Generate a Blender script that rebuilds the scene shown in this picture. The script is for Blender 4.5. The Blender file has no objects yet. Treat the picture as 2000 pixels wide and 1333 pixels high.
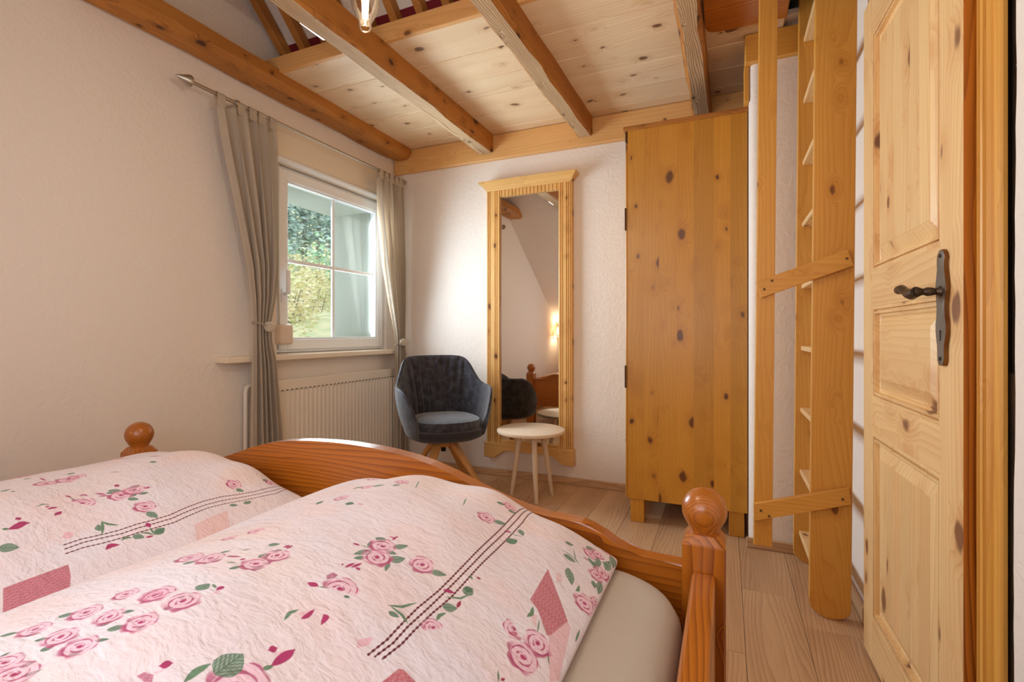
import bpy, bmesh, math, random
import numpy as np
from mathutils import Vector, Matrix

random.seed(7)
PI = math.pi
SC = bpy.context.scene
COL = SC.collection

# ------------------------------------------------------------------ camera
YAW = math.atan2(418.0, 960.0)
cam_d = bpy.data.cameras.new('camera')
cam_d.sensor_width = 36.0
cam_d.lens = 36.0 * 960.0 / 2000.0
cam_d.shift_y = -14.5 / 2000.0
cam_d.clip_start = 0.02
cam_d.clip_end = 300
cam = bpy.data.objects.new('camera', cam_d)
cam.location = (0, 0, 1.0)
cam.rotation_euler = (PI / 2, 0, YAW)
COL.objects.link(cam)
SC.camera = cam

# ------------------------------------------------------------------ exposure, world, lights
SC.view_settings.view_transform = 'Standard'
SC.view_settings.look = 'None'
SC.view_settings.gamma = 1.0
SC.view_settings.use_curve_mapping = False
SC.view_settings.exposure = 0.0
SC.cycles.use_denoising = True
SC.cycles.max_bounces = 8
SC.cycles.diffuse_bounces = 5
SC.cycles.transparent_max_bounces = 16
SC.cycles.caustics_reflective = False
SC.cycles.caustics_refractive = False
SC.cycles.sample_clamp_indirect = 6.0


def srgb(r, g, b):
    f = lambda c: (c / 12.92 if c <= 0.04045 else ((c + 0.055) / 1.055) ** 2.4)
    return (f(r / 255.0), f(g / 255.0), f(b / 255.0), 1.0)


world = bpy.data.worlds.new('world')
SC.world = world
world.use_nodes = True
wn = world.node_tree
wn.nodes['Background'].inputs['Color'].default_value = (0.84, 0.92, 1.0, 1)
wn.nodes['Background'].inputs['Strength'].default_value = 2.0


def area_light(name, loc, target, sx, sy, power, color, spread=180):
    d = bpy.data.lights.new(name, 'AREA')
    d.shape = 'RECTANGLE'
    d.size, d.size_y = sx, sy
    d.energy = power
    d.color = color
    d.spread = math.radians(spread)
    o = bpy.data.objects.new(name, d)
    o.location = loc
    o.rotation_euler = (Vector(target) - Vector(loc)).to_track_quat('-Z', 'Z').to_euler()
    COL.objects.link(o)
    return o


def point_light(name, loc, power, color, r=0.05):
    d = bpy.data.lights.new(name, 'POINT')
    d.energy = power
    d.color = color
    d.shadow_soft_size = r
    o = bpy.data.objects.new(name, d)
    o.location = loc
    COL.objects.link(o)
    return o


# daylight coming in through the window in the left wall
area_light('window_daylight', (-2.446, 2.528, 1.418), (0, 2.528, 1.418), 0.82, 0.95, 35.0, (0.84, 0.92, 1.0), 125)
# added soft fill behind the camera
area_light('rear_fill_light', (-0.75, -0.25, 1.28), (-0.9, 2.0, 1.40), 1.5, 0.8, 16.5, (0.92, 0.96, 1.0))
point_light('pendant_light', (-0.74, 0.88, 1.78), 12.5, (1.0, 0.91, 0.80), 0.004)
point_light('bedside_light', (-2.25, -0.46, 1.03), 7.0, (1.0, 0.78, 0.52), 0.04)

# ------------------------------------------------------------------ node helpers


class NT:
    def __init__(self, mat):
        self.t = mat.node_tree
        self.n = self.t.nodes
        self.l = self.t.links

    def new(self, typ, **kw):
        n = self.n.new(typ)
        for k, v in kw.items():
            setattr(n, k, v)
        return n

    def link(self, a, b):
        self.l.new(a, b)

    def val(self, sock, v):
        if isinstance(v, bpy.types.NodeSocket):
            self.l.new(v, sock)
        else:
            sock.default_value = v

    def math(self, op, a, b=0.0, c=None, clamp=False):
        n = self.new('ShaderNodeMath', operation=op, use_clamp=clamp)
        self.val(n.inputs[0], a)
        self.val(n.inputs[1], b)
        if c is not None:
            self.val(n.inputs[2], c)
        return n.outputs[0]

    def vmath(self, op, a, b=None):
        n = self.new('ShaderNodeVectorMath', operation=op)
        self.val(n.inputs[0], a)
        if b is not None:
            if op == 'SCALE':
                self.val(n.inputs['Scale'], b)
            else:
                self.val(n.inputs[1], b)
        return n.outputs[0]

    def mix(self, f, a, b, blend='MIX'):
        n = self.new('ShaderNodeMix', data_type='RGBA', blend_type=blend)
        self.val(n.inputs[0], f)
        self.val(n.inputs[6], a)
        self.val(n.inputs[7], b)
        return n.outputs[2]

    def noise(self, vec, scale, detail=2.0, rough=0.5, out='Fac'):
        n = self.new('ShaderNodeTexNoise')
        self.val(n.inputs['Vector'], vec)
        n.inputs['Scale'].default_value = scale
        n.inputs['Detail'].default_value = detail
        n.inputs['Roughness'].default_value = rough
        return n.outputs[out]

    def ramp(self, fac, lo, hi, smooth=True):
        n = self.new('ShaderNodeMapRange', interpolation_type='SMOOTHSTEP' if smooth else 'LINEAR')
        self.val(n.inputs[0], fac)
        n.inputs[1].default_value = lo
        n.inputs[2].default_value = hi
        return n.outputs[0]

    def bump(self, h, strength, dist):
        n = self.new('ShaderNodeBump')
        n.inputs['Strength'].default_value = strength
        n.inputs['Distance'].default_value = dist
        self.link(h, n.inputs['Height'])
        return n.outputs[0]


MATS = {}


def base_mat(name):
    m = bpy.data.materials.new(name)
    m.use_nodes = True
    MATS[name] = m
    nt = NT(m)
    b = nt.n['Principled BSDF']
    return m, nt, b


def wood(name, light, dark, knot, axis='z', ring=40.0, ring_mix=0.5, knots=0.5, kscale=6.5, ksize=0.11,
         rough=0.42, coat=0.15, bump=0.25, fine=0.25, tone=0.12, patch=0.15):
    m, nt, b = base_mat(name)
    tc = nt.new('ShaderNodeTexCoord')
    oi = nt.new('ShaderNodeObjectInfo')
    co = tc.outputs['Object']
    off = nt.vmath('MULTIPLY', (7.3, 5.1, 9.7), None) if False else None
    cx = nt.new('ShaderNodeCombineXYZ')
    for k, s in enumerate((13.7, 17.1, 11.3)):
        nt.link(nt.math('MULTIPLY', oi.outputs['Random'], s), cx.inputs[k])
    co = nt.vmath('ADD', co, cx.outputs[0])
    sl, sk = 0.10, 0.62
    svec = {'x': (sl, 1, 1), 'y': (1, sl, 1), 'z': (1, 1, sl)}[axis]
    kvec = {'x': (sk, 1, 1), 'y': (1, sk, 1), 'z': (1, 1, sk)}[axis]
    fvec = {'x': (0.03, 1, 1), 'y': (1, 0.03, 1), 'z': (1, 1, 0.03)}[axis]
    p = nt.vmath('MULTIPLY', co, svec)
    wob = nt.vmath('SUBTRACT', nt.noise(p, 3.2, 2.0, out='Color'), (0.5, 0.5, 0.5))
    wob2 = nt.vmath('SUBTRACT', nt.noise(p, 14.0, 2.0, out='Color'), (0.5, 0.5, 0.5))
    p2 = nt.vmath('ADD', nt.vmath('ADD', p, nt.vmath('SCALE', wob, 0.22)), nt.vmath('SCALE', wob2, 0.03))
    # knots
    kp = nt.vmath('MULTIPLY', co, kvec)
    kw = nt.vmath('SUBTRACT', nt.noise(kp, 25.0, 1.0, out='Color'), (0.5, 0.5, 0.5))
    kp = nt.vmath('ADD', kp, nt.vmath('SCALE', kw, 0.02))
    vo = nt.new('ShaderNodeTexVoronoi', voronoi_dimensions='3D', feature='F1')
    nt.link(kp, vo.inputs['Vector'])
    vo.inputs['Scale'].default_value = kscale
    sx = nt.new('ShaderNodeSeparateColor')
    nt.link(vo.outputs['Color'], sx.inputs[0])
    gate = nt.math('LESS_THAN', sx.outputs[0], knots)
    size = nt.math('MULTIPLY_ADD', sx.outputs[1], ksize * 1.6, ksize * 0.7)
    rel = nt.math('DIVIDE', vo.outputs['Distance'], size)
    kmask = nt.math('MULTIPLY', nt.math('SUBTRACT', 1.0, nt.ramp(rel, 0.55, 1.0)), gate)
    halo = nt.math('MULTIPLY', nt.math('SUBTRACT', 1.0, nt.ramp(rel, 0.8, 2.6)), gate)
    # growth rings bend round the knots
    p3 = nt.vmath('ADD', p2, nt.vmath('SCALE', (1.0, 1.0, 1.0), nt.math('MULTIPLY', halo, 0.018)))
    wv = nt.new('ShaderNodeTexWave', wave_type='RINGS', rings_direction=axis.upper(), wave_profile='SAW')
    nt.link(nt.vmath('ADD', p3, (0.17, 0.23, 0.11)), wv.inputs['Vector'])
    wv.inputs['Scale'].default_value = ring
    wv.inputs['Distortion'].default_value = 1.2
    wv.inputs['Detail'].default_value = 2.0
    wv.inputs['Detail Scale'].default_value = 1.2
    r = nt.math('POWER', wv.outputs['Fac'], 2.2)
    r = nt.math('MULTIPLY', r, nt.math('MULTIPLY_ADD', nt.noise(p, 9.0, 1.0), 1.1, 0.3))
    fn = nt.noise(nt.vmath('MULTIPLY', co, fvec), 260.0, 2.0)
    pt = nt.ramp(nt.noise(p, 7.0, 2.0), 0.3, 0.75)
    f = nt.math('MULTIPLY', r, ring_mix)
    f = nt.math('ADD', f, nt.math('MULTIPLY', nt.math('SUBTRACT', fn, 0.5), fine))
    f = nt.math('ADD', f, nt.math('MULTIPLY', pt, patch))
    f = nt.math('ADD', f, nt.math('MULTIPLY', halo, 0.28), clamp=True)
    col = nt.mix(f, light, dark)
    col = nt.mix(nt.math('MULTIPLY', kmask, 0.88), col, knot)
    hs = nt.new('ShaderNodeHueSaturation')
    nt.link(col, hs.inputs['Color'])
    nt.link(nt.math('MULTIPLY_ADD', oi.outputs['Random'], tone, 1.0 - tone / 2), hs.inputs['Value'])
    nt.link(hs.outputs[0], b.inputs['Base Color'])
    b.inputs['Roughness'].default_value = rough
    b.inputs['Coat Weight'].default_value = coat
    b.inputs['Coat Roughness'].default_value = 0.3
    h = nt.math('SUBTRACT', 1.0, nt.math('ADD', nt.math('MULTIPLY', r, 0.6), nt.math('MULTIPLY', fn, 0.5)))
    nt.link(nt.bump(h, bump, 0.0015), b.inputs['Normal'])
    return m


W = {}
for ax in 'xyz':
    W['wardrobe_' + ax] = wood('honey_pine_' + ax, srgb(206, 146, 48), srgb(172, 106, 24), srgb(84, 36, 12), ax, 26, 0.30, 0.95, 10.5, 0.125, 0.38, 0.2, 0.12, 0.2, 0.24, 0.3)
    W['bed_' + ax] = wood('red_pine_' + ax, srgb(190, 110, 28), srgb(110, 46, 8), srgb(66, 26, 18), ax, 42, 0.8, 0.25, 6.9, 0.074, 0.28, 0.4, 0.12, 0.2, 0.05, 0.2)
    W['beam_' + ax] = wood('aged_beam_' + ax, srgb(196, 130, 54), srgb(122, 68, 20), srgb(58, 28, 12), ax, 30, 0.5, 0.90, 11.0, 0.110, 0.62, 0.0, 0.7, 0.35, 0.06, 0.35)
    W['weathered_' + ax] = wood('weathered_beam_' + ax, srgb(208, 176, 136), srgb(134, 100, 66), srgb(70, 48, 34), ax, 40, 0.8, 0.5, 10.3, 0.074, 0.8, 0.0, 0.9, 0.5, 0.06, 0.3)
    W['board_' + ax] = wood('pine_board_' + ax, srgb(238, 214, 178), srgb(204, 162, 114), srgb(100, 62, 36), ax, 22, 0.42, 0.85, 9.5, 0.100, 0.5, 0.08, 0.12, 0.2, 0.08, 0.3)
    W['lath_' + ax] = wood('spruce_lath_' + ax, srgb(222, 164, 74), srgb(190, 122, 40), srgb(104, 52, 18), ax, 34, 0.4, 0.70, 10.0, 0.100, 0.42, 0.12, 0.12, 0.2, 0.06, 0.25)
    W['door_' + ax] = wood('pale_pine_' + ax, srgb(240, 206, 150), srgb(206, 148, 92), srgb(116, 72, 50), ax, 22, 0.40, 0.90, 10.0, 0.110, 0.42, 0.12, 0.1, 0.2, 0.10, 0.35)
    W['mirror_' + ax] = wood('mirror_pine_' + ax, srgb(228, 182, 112), srgb(188, 128, 62), srgb(100, 52, 22), ax, 30, 0.35, 0.90, 11.0, 0.110, 0.42, 0.12, 0.12, 0.2, 0.06, 0.25)
    W['oak_' + ax] = wood('oak_laminate_' + ax, srgb(212, 174, 134), srgb(150, 106, 72), srgb(92, 64, 44), ax, 32, 0.5, 0.25, 4.0, 0.09, 0.42, 0.05, 0.12, 0.45, 0.12, 0.35)
    W['rail_' + ax] = wood('planed_pine_' + ax, srgb(228, 178, 114), srgb(196, 138, 76), srgb(104, 58, 24), ax, 30, 0.4, 0.5, 9.0, 0.09, 0.45, 0.1, 0.1, 0.2, 0.06, 0.25)
    W['table_' + ax] = wood('pale_oak_' + ax, srgb(226, 205, 180), srgb(186, 156, 126), srgb(140, 105, 80), ax, 34, 0.5, 0.1, 5.0, 0.06, 0.5, 0.0, 0.1, 0.4, 0.08, 0.2)
    W['leg_' + ax] = wood('oak_leg_' + ax, srgb(216, 160, 92), srgb(176, 112, 52), srgb(110, 62, 30), ax, 36, 0.4, 0.1, 5.0, 0.06, 0.45, 0.1, 0.1, 0.3, 0.05, 0.2)


def plain(name, color, rough=0.5, metal=0.0, bump=0.0, bscale=80.0, spec=0.5, vary=0.0, coat=0.0, sheen=0.0):
    m, nt, b = base_mat(name)
    tc = nt.new('ShaderNodeTexCoord')
    n = nt.noise(tc.outputs['Object'], bscale, 3.0)
    if vary:
        c2 = tuple(c * (1 - vary) for c in color[:3]) + (1,)
        nt.link(nt.mix(nt.ramp(nt.noise(tc.outputs['Object'], bscale * 0.15, 3.0), 0.3, 0.7), color, c2), b.inputs['Base Color'])
    else:
        b.inputs['Base Color'].default_value = color
    b.inputs['Roughness'].default_value = rough
    b.inputs['Metallic'].default_value = metal
    b.inputs['Specular IOR Level'].default_value = spec
    b.inputs['Coat Weight'].default_value = coat
    b.inputs['Sheen Weight'].default_value = sheen
    if bump:
        nt.link(nt.bump(n, bump, 0.002), b.inputs['Normal'])
    return m


def plaster(name, color):
    m, nt, b = base_mat(name)
    tc = nt.new('ShaderNodeTexCoord')
    co = tc.outputs['Object']
    b.inputs['Base Color'].default_value = color
    b.inputs['Roughness'].default_value = 0.88
    b.inputs['Specular IOR Level'].default_value = 0.2
    w = nt.vmath('ADD', co, nt.vmath('SCALE', nt.noise(co, 9.0, 2.0, out='Color'), 0.12))
    n1 = nt.ramp(nt.noise(w, 42.0, 3.0, 0.55), 0.38, 0.66)
    n2 = nt.noise(co, 7.0, 2.0)
    h = nt.math('ADD', n1, nt.math('MULTIPLY', n2, 1.4))
    nt.link(nt.bump(h, 0.22, 0.004), b.inputs['Normal'])
    return m


PLASTER = plaster('rough_white_plaster', srgb(238, 228, 219))
WHITE_PVC = plain('white_window_plastic', srgb(238, 240, 242), 0.3)
CREAM = plain('cream_paint', srgb(236, 224, 204), 0.4, bump=0.05, bscale=30)
RAD = plain('radiator_enamel', srgb(236, 226, 212), 0.35)
STEEL = plain('brushed_steel', srgb(190, 186, 178), 0.32, 1.0)
DARKMETAL = plain('antique_iron', srgb(96, 82, 70), 0.42, 0.9, bump=0.3, bscale=120, vary=0.45)
PLATE = plain('dull_iron_plate', srgb(128, 122, 114), 0.45, 0.75, bump=0.15, bscale=150, vary=0.2)
BRASS = plain('worn_brass_edge', srgb(150, 104, 62), 0.35, 0.9, vary=0.4)
BLACK = plain('black_metal', srgb(18, 18, 20), 0.45, 0.3)
HINGE = plain('brown_hinge', srgb(92, 62, 40), 0.4, 0.7)
RENDER_OUT = plain('exterior_render', srgb(178, 178, 162), 0.9, bump=0.3, bscale=60)
MASONRY = plain('dark_masonry_gap', srgb(104, 76, 44), 0.95, bump=0.8, bscale=70, vary=0.5)
CHIP = plain('broken_plaster', srgb(196, 178, 156), 0.95, bump=0.8, bscale=90, vary=0.3)
REDCLOTH = plain('dark_red_cloth', srgb(122, 22, 34), 0.85, bump=0.3, bscale=300)
SCREW = plain('screw_steel', srgb(120, 92, 58), 0.4, 0.6)


def emitter(name, color, strength):
    m, nt, b = base_mat(name)
    b.inputs['Base Color'].default_value = color
    b.inputs['Emission Color'].default_value = color
    b.inputs['Emission Strength'].default_value = strength
    return m


FILAMENT = emitter('hot_filament', (1.0, 0.74, 0.36, 1), 16.0)
LAMPWHITE = emitter('lamp_diffuser', (1.0, 0.96, 0.9, 1), 2.5)
SHADE = emitter('lamp_shade_fabric', (1.0, 0.78, 0.5, 1), 1.2)


def thin_glass(name, tint, rough=0.02, amount=1.0):
    m = bpy.data.materials.new(name)
    m.use_nodes = True
    nt = NT(m)
    nt.n.clear()
    out = nt.new('ShaderNodeOutputMaterial')
    tr = nt.new('ShaderNodeBsdfTransparent')
    tr.inputs[0].default_value = tint
    gl = nt.new('ShaderNodeBsdfGlossy')
    gl.inputs['Roughness'].default_value = rough
    lw = nt.new('ShaderNodeLayerWeight')
    lw.inputs[0].default_value = 0.25
    mx = nt.new('ShaderNodeMixShader')
    nt.link(nt.math('MULTIPLY', lw.outputs['Fresnel'], amount, clamp=True), mx.inputs[0])
    nt.link(tr.outputs[0], mx.inputs[1])
    nt.link(gl.outputs[0], mx.inputs[2])
    nt.link(mx.outputs[0], out.inputs[0])
    return m


PANE = thin_glass('window_pane_glass', (0.93, 0.97, 0.98, 1), amount=0.12)
BULBGLASS = thin_glass('amber_bulb_glass', (1.0, 0.95, 0.86, 1), amount=0.7)
m, nt, b = base_mat('mirror_silver')
b.inputs['Base Color'].default_value = (0.90, 0.90, 0.88, 1)
b.inputs['Metallic'].default_value = 1.0
b.inputs['Roughness'].default_value = 0.015
MIRROR = m


def fabric(name, color, scale=900.0, bump=0.3, rough=0.9, sheen=0.2, mottled=0.0, mscale=14.0, c2=None):
    m, nt, b = base_mat(name)
    tc = nt.new('ShaderNodeTexCoord')
    co = tc.outputs['Object']
    n = nt.noise(co, scale, 2.0)
    c = color
    if mottled:
        f = nt.ramp(nt.noise(co, mscale, 4.0, 0.6), 0.40, 0.68)
        c = nt.mix(nt.math('MULTIPLY', f, mottled), color, c2)
        nt.link(c, b.inputs['Base Color'])
    else:
        b.inputs['Base Color'].default_value = color
    b.inputs['Roughness'].default_value = rough
    b.inputs['Specular IOR Level'].default_value = 0.2
    b.inputs['Sheen Weight'].default_value = sheen
    nt.link(nt.bump(n, bump, 0.001), b.inputs['Normal'])
    return m


CURTAIN = fabric('taupe_curtain_cloth', srgb(230, 217, 200), 700, 0.25, 0.85, 0.15)
_nt = NT(CURTAIN)
_tl = _nt.new('ShaderNodeBsdfTranslucent')
_tl.inputs[0].default_value = srgb(220, 208, 192)
_mx = _nt.new('ShaderNodeMixShader')
_mx.inputs[0].default_value = 0.05
_nt.link(_nt.n['Principled BSDF'].outputs[0], _mx.inputs[1])
_nt.link(_tl.outputs[0], _mx.inputs[2])
_nt.link(_mx.outputs[0], _nt.n['Material Output'].inputs[0])
BUTTON = fabric('tie_back_cord', srgb(202, 190, 172), 400, 0.5)
VELVET = fabric('charcoal_velvet', srgb(44, 41, 48), 500, 0.25, 0.75, 0.45, 0.45, 24.0, srgb(88, 89, 102))
VELVET_BACK = fabric('charcoal_velvet_plain', srgb(48, 44, 50), 500, 0.25, 0.8, 0.3)
SHEET = fabric('fitted_terry_sheet', srgb(186, 172, 156), 420, 0.6, 0.95, 0.3)
SHUTTERBOX = plain('winder_plastic', srgb(226, 206, 186), 0.45)
BARK = plain('bark', srgb(170, 162, 150), 0.9, vary=0.4, bscale=20)


def foliage(name, c1, c2):
    m, nt, b = base_mat(name)
    tc = nt.new('ShaderNodeTexCoord')
    n = nt.ramp(nt.noise(tc.outputs['Object'], 1.7, 3.0), 0.3, 0.7)
    nt.link(nt.mix(n, c1, c2), b.inputs['Base Color'])
    b.inputs['Roughness'].default_value = 0.8
    b.inputs['Specular IOR Level'].default_value = 0.1
    return m


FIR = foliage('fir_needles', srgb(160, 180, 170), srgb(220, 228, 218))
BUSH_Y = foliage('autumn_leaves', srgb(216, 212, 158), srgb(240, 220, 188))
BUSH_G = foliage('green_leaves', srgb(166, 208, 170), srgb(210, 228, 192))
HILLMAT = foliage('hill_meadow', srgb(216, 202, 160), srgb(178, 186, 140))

# ------------------------------------------------------------------ object helpers


def root_of(o):
    while o.parent is not None:
        o = o.parent
    return o


def thing(name, label=None, cat=None, loc=(0, 0, 0), rotz=0.0, group=None, kind=None):
    o = bpy.data.objects.new(name, None)
    o.empty_display_size = 0.1
    COL.objects.link(o)
    o.location = loc
    o.rotation_euler = (0, 0, rotz)
    if label:
        o['label'] = label
    if cat:
        o['category'] = cat
    if group:
        o['group'] = group
    if kind:
        o['kind'] = kind
    return o


def tag(o, label=None, cat=None, group=None, kind=None):
    if label:
        o['label'] = label
    if cat:
        o['category'] = cat
    if group:
        o['group'] = group
    if kind:
        o['kind'] = kind
    return o


def obj(name, bm, mat, parent=None, smooth=False, local=False, label=None):
    """bm in world coordinates (or in the thing's own when local) -> one mesh object"""
    me = bpy.data.meshes.new(name)
    bmesh.ops.recalc_face_normals(bm, faces=bm.faces)
    if parent is not None and not local:
        base = root_of(parent).location
        if base.length > 0:
            bmesh.ops.translate(bm, verts=bm.verts, vec=-base)
    bm.to_mesh(me)
    bm.free()
    if mat is not None:
        me.materials.append(mat)
    if smooth:
        for p in me.polygons:
            p.use_smooth = True
        me.set_sharp_from_angle(angle=math.radians(40))
    o = bpy.data.objects.new(name, me)
    COL.objects.link(o)
    if parent is not None:
        o.parent = parent
    if label:
        o['label'] = label
    return o


def BM():
    return bmesh.new()


def box(bm, x0, x1, y0, y1, z0, z1, bev=0.0, seg=1):
    vs = [bm.verts.new((x, y, z)) for x in (x0, x1) for y in (y0, y1) for z in (z0, z1)]
    fs = [(0, 1, 3, 2), (4, 6, 7, 5), (0, 4, 5, 1), (2, 3, 7, 6), (0, 2, 6, 4), (1, 5, 7, 3)]
    faces = [bm.faces.new([vs[i] for i in f]) for f in fs]
    if bev > 0:
        ed = set()
        for f in faces:
            ed.update(f.edges)
        bmesh.ops.bevel(bm, geom=list(ed), offset=bev, segments=seg, affect='EDGES', profile=0.5)
    return bm


def hexa(bm, pts, bev=0.0, seg=1):
    """8 points: bottom 4 (ring) + top 4 (ring)"""
    vs = [bm.verts.new(p) for p in pts]
    fs = [(3, 2, 1, 0), (4, 5, 6, 7), (0, 1, 5, 4), (1, 2, 6, 5), (2, 3, 7, 6), (3, 0, 4, 7)]
    faces = [bm.faces.new([vs[i] for i in f]) for f in fs]
    if bev > 0:
        ed = set()
        for f in faces:
            ed.update(f.edges)
        bmesh.ops.bevel(bm, geom=list(ed), offset=bev, segments=seg, affect='EDGES', profile=0.5)
    return bm


def prism(bm, pts2, d0, d1, fn, bev=0.0):
    """polygon pts2 extruded between d0 and d1; fn(u, v, d) -> xyz"""
    a = [bm.verts.new(fn(u, v, d0)) for u, v in pts2]
    c = [bm.verts.new(fn(u, v, d1)) for u, v in pts2]
    n = len(pts2)
    faces = [bm.faces.new(a[::-1]), bm.faces.new(c)]
    for i in range(n):
        j = (i + 1) % n
        faces.append(bm.faces.new((a[i], a[j], c[j], c[i])))
    if bev > 0:
        ed = set(faces[0].edges) | set(faces[1].edges)
        bmesh.ops.bevel(bm, geom=list(ed), offset=bev, segments=2, affect='EDGES', profile=0.5)
    return bm


def tube(bm, path, r, seg=10, cap=True):
    path = [Vector(p) for p in path]
    rs = r if isinstance(r, (list, tuple)) else [r] * len(path)
    rings = []
    up = None
    for i, p in enumerate(path):
        if i == 0:
            t = path[1] - path[0]
        elif i == len(path) - 1:
            t = path[-1] - path[-2]
        else:
            t = (path[i + 1] - path[i]).normalized() + (path[i] - path[i - 1]).normalized()
        t.normalize()
        if up is None:
            up = Vector((0, 0, 1)) if abs(t.z) < 0.9 else Vector((1, 0, 0))
        n = (up - t * up.dot(t)).normalized()
        up = n
        bb = t.cross(n)
        rings.append([bm.verts.new(p + (n * math.cos(2 * PI * k / seg) + bb * math.sin(2 * PI * k / seg)) * rs[i]) for k in range(seg)])
    for a, c in zip(rings, rings[1:]):
        for k in range(seg):
            bm.faces.new((a[k], a[(k + 1) % seg], c[(k + 1) % seg], c[k]))
    if cap:
        bm.faces.new(rings[0][::-1])
        bm.faces.new(rings[-1])
    return bm


def lathe(bm, prof, center, seg=24, axis='z'):
    """prof: list of (r, h) along axis"""
    rings = []
    c = Vector(center)

    def pt(r, h, a):
        u, v = r * math.cos(a), r * math.sin(a)
        if axis == 'z':
            return c + Vector((u, v, h))
        if axis == 'y':
            return c + Vector((u, h, v))
        return c + Vector((h, u, v))
    for r, h in prof:
        if r < 1e-6:
            rings.append([bm.verts.new(pt(0, h, 0))])
        else:
            rings.append([bm.verts.new(pt(r, h, 2 * PI * k / seg)) for k in range(seg)])
    for a, d in zip(rings, rings[1:]):
        for k in range(seg):
            k2 = (k + 1) % seg
            if len(a) == 1 and len(d) == 1:
                continue
            if len(a) == 1:
                bm.faces.new((a[0], d[k2], d[k]))
            elif len(d) == 1:
                bm.faces.new((a[k], a[k2], d[0]))
            else:
                bm.faces.new((a[k], a[k2], d[k2], d[k]))
    return bm


def sphere_prof(r, h0=0.0, n=12):
    return [(r * math.sin(PI * i / n), h0 - r * math.cos(PI * i / n)) for i in range(n + 1)]


def grid_mesh(bm, P, wrap=False):
    """P: array (n, m, 3)"""
    n, mm = P.shape[0], P.shape[1]
    vs = [[bm.verts.new(P[i, j]) for j in range(mm)] for i in range(n)]
    for i in range(n - 1):
        for j in range(mm - 1 if not wrap else mm):
            j2 = (j + 1) % mm
            bm.faces.new((vs[i][j], vs[i + 1][j], vs[i + 1][j2], vs[i][j2]))
    return vs


# ------------------------------------------------------------------ room shell
XL, XR, YB, YN = -2.35, 0.448, 3.145, -1.14
ZC = 2.395
SLO = lambda y: 1.57 + 0.72 * y          # roof slope over the bed head
FAR = lambda y: 4.66 - y                 # roof slope beyond the loft edge

wl = thing('wall_left', kind='structure', loc=(0, 0, 0))
b = BM()
wy0, wy1, wz0, wz1 = 2.035, 3.02, 0.885, 1.985
box(b, XL - 0.09, XL, YN - 0.2, wy0, 0, 2.3)
box(b, XL - 0.09, XL, wy1, YB + 0.1, 0, 2.3)
box(b, XL - 0.09, XL, wy0, wy1, 0, wz0)
box(b, XL - 0.09, XL, wy0, wy1, wz1, 2.3)
prism(b, [(0.5, 2.3), (YB + 0.1, 2.3), (YB + 0.1, 3.0), (1.7, 3.0), (0.80, 2.3)], XL - 0.09, XL, lambda u, v, d: (d, u, v))
o = obj('plaster', b, PLASTER, wl)
b = BM()
oy0, oy1, oz0, oz1 = 2.11, 2.945, 0.93, 1.905
for (a0, a1, c0, c1) in ((YN - 0.2, oy0, 0, 2.45), (oy1, YB + 0.1, 0, 2.45), (oy0, oy1, 0, oz0), (oy0, oy1, oz1, 2.45)):
    box(b, XL - 0.45, XL - 0.09, a0, a1, c0, c1)
obj('outer_masonry', b, RENDER_OUT, wl)

b = BM()
box(b, XL - 0.4, XR + 0.2, YB, YB + 0.2, 0, 3.05)
tag(obj('wall_back', b, PLASTER), kind='structure')
b = BM()
box(b, XL - 0.1, XR + 0.1, YN - 0.2, YN, 0, 1.2)
tag(obj('wall_near', b, PLASTER), kind='structure')

# right wall: plaster layers over masonry, door opening covered by the door
wr = thing('wall_right', kind='structure', loc=(0, 0, 0))
b = BM()
box(b, XR + 0.03, XR + 0.2, YN - 0.2, YB + 0.1, 0, 3.0)
box(b, XR + 0.010, XR + 0.031, 1.085, 1.15, 0.0, 0.93)
box(b, XR + 0.016, XR + 0.031, 1.085, 1.15, 0.93, 2.4)
obj('masonry', b, MASONRY, wr)
b = BM()
box(b, XR, XR + 0.05, 1.95, YB + 0.05, 0, 3.0)
obj('plaster', b, PLASTER, wr)
# broken ragged plaster edge beside the door casing
b = BM()
rnd = random.Random(5)
n = 60
zz = [3.0 * i / n for i in range(n + 1)]
edge = [1.1015 + 0.003 * math.sin(z * 3.1) + 0.002 * math.sin(z * 11.0 + 1) + rnd.uniform(-0.0015, 0.0015) for z in zz]
A = [b.verts.new((XR, edge[i], zz[i])) for i in range(n + 1)]
B_ = [b.verts.new((XR, YN - 0.1, zz[i])) for i in range(n + 1)]
C_ = [b.verts.new((XR + 0.04, edge[i] + 0.002, zz[i])) for i in range(n + 1)]
for i in range(n):
    b.faces.new((A[i], A[i + 1], B_[i + 1], B_[i]))
    b.faces.new((A[i + 1], A[i], C_[i], C_[i + 1]))
obj('plaster_edge', b, PLASTER, wr)
b = BM()
for (y, z, s) in ((1.108, 0.575, 0.010), (1.110, 0.560, 0.009), (1.108, 0.40, 0.012), (1.106, 0.375, 0.009), (1.112, 0.385, 0.007), (1.108, 1.46, 0.008)):
    c = Vector((XR + 0.012, y, z))
    bmesh.ops.create_icosphere(b, subdivisions=1, radius=s, matrix=Matrix.Translation(c) @ Matrix.Rotation(z * 9, 4, 'X') @ Matrix.Diagonal((1, 0.7, 1.3, 1)))
tag(obj('broken_plaster_crumbs', b, CHIP, wr), kind='stuff')

# pillar wall beside the wardrobe, rounded plaster corner
b = BM()
px0, py0, rr = 0.10, 2.56, 0.035
pts = [(XR + 0.02, YB + 0.02), (px0, YB + 0.02)]
for k in range(7):
    a = PI + (PI / 2) * k / 6
    pts.append((px0 + rr + rr * math.cos(a), py0 + rr + rr * math.sin(a)))
pts.append((XR + 0.02, py0))
prism(b, pts, 0.0, 2.262, lambda u, v, d: (u, v, d))
tag(obj('wall_corner', b, PLASTER, smooth=True), kind='structure')

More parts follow.
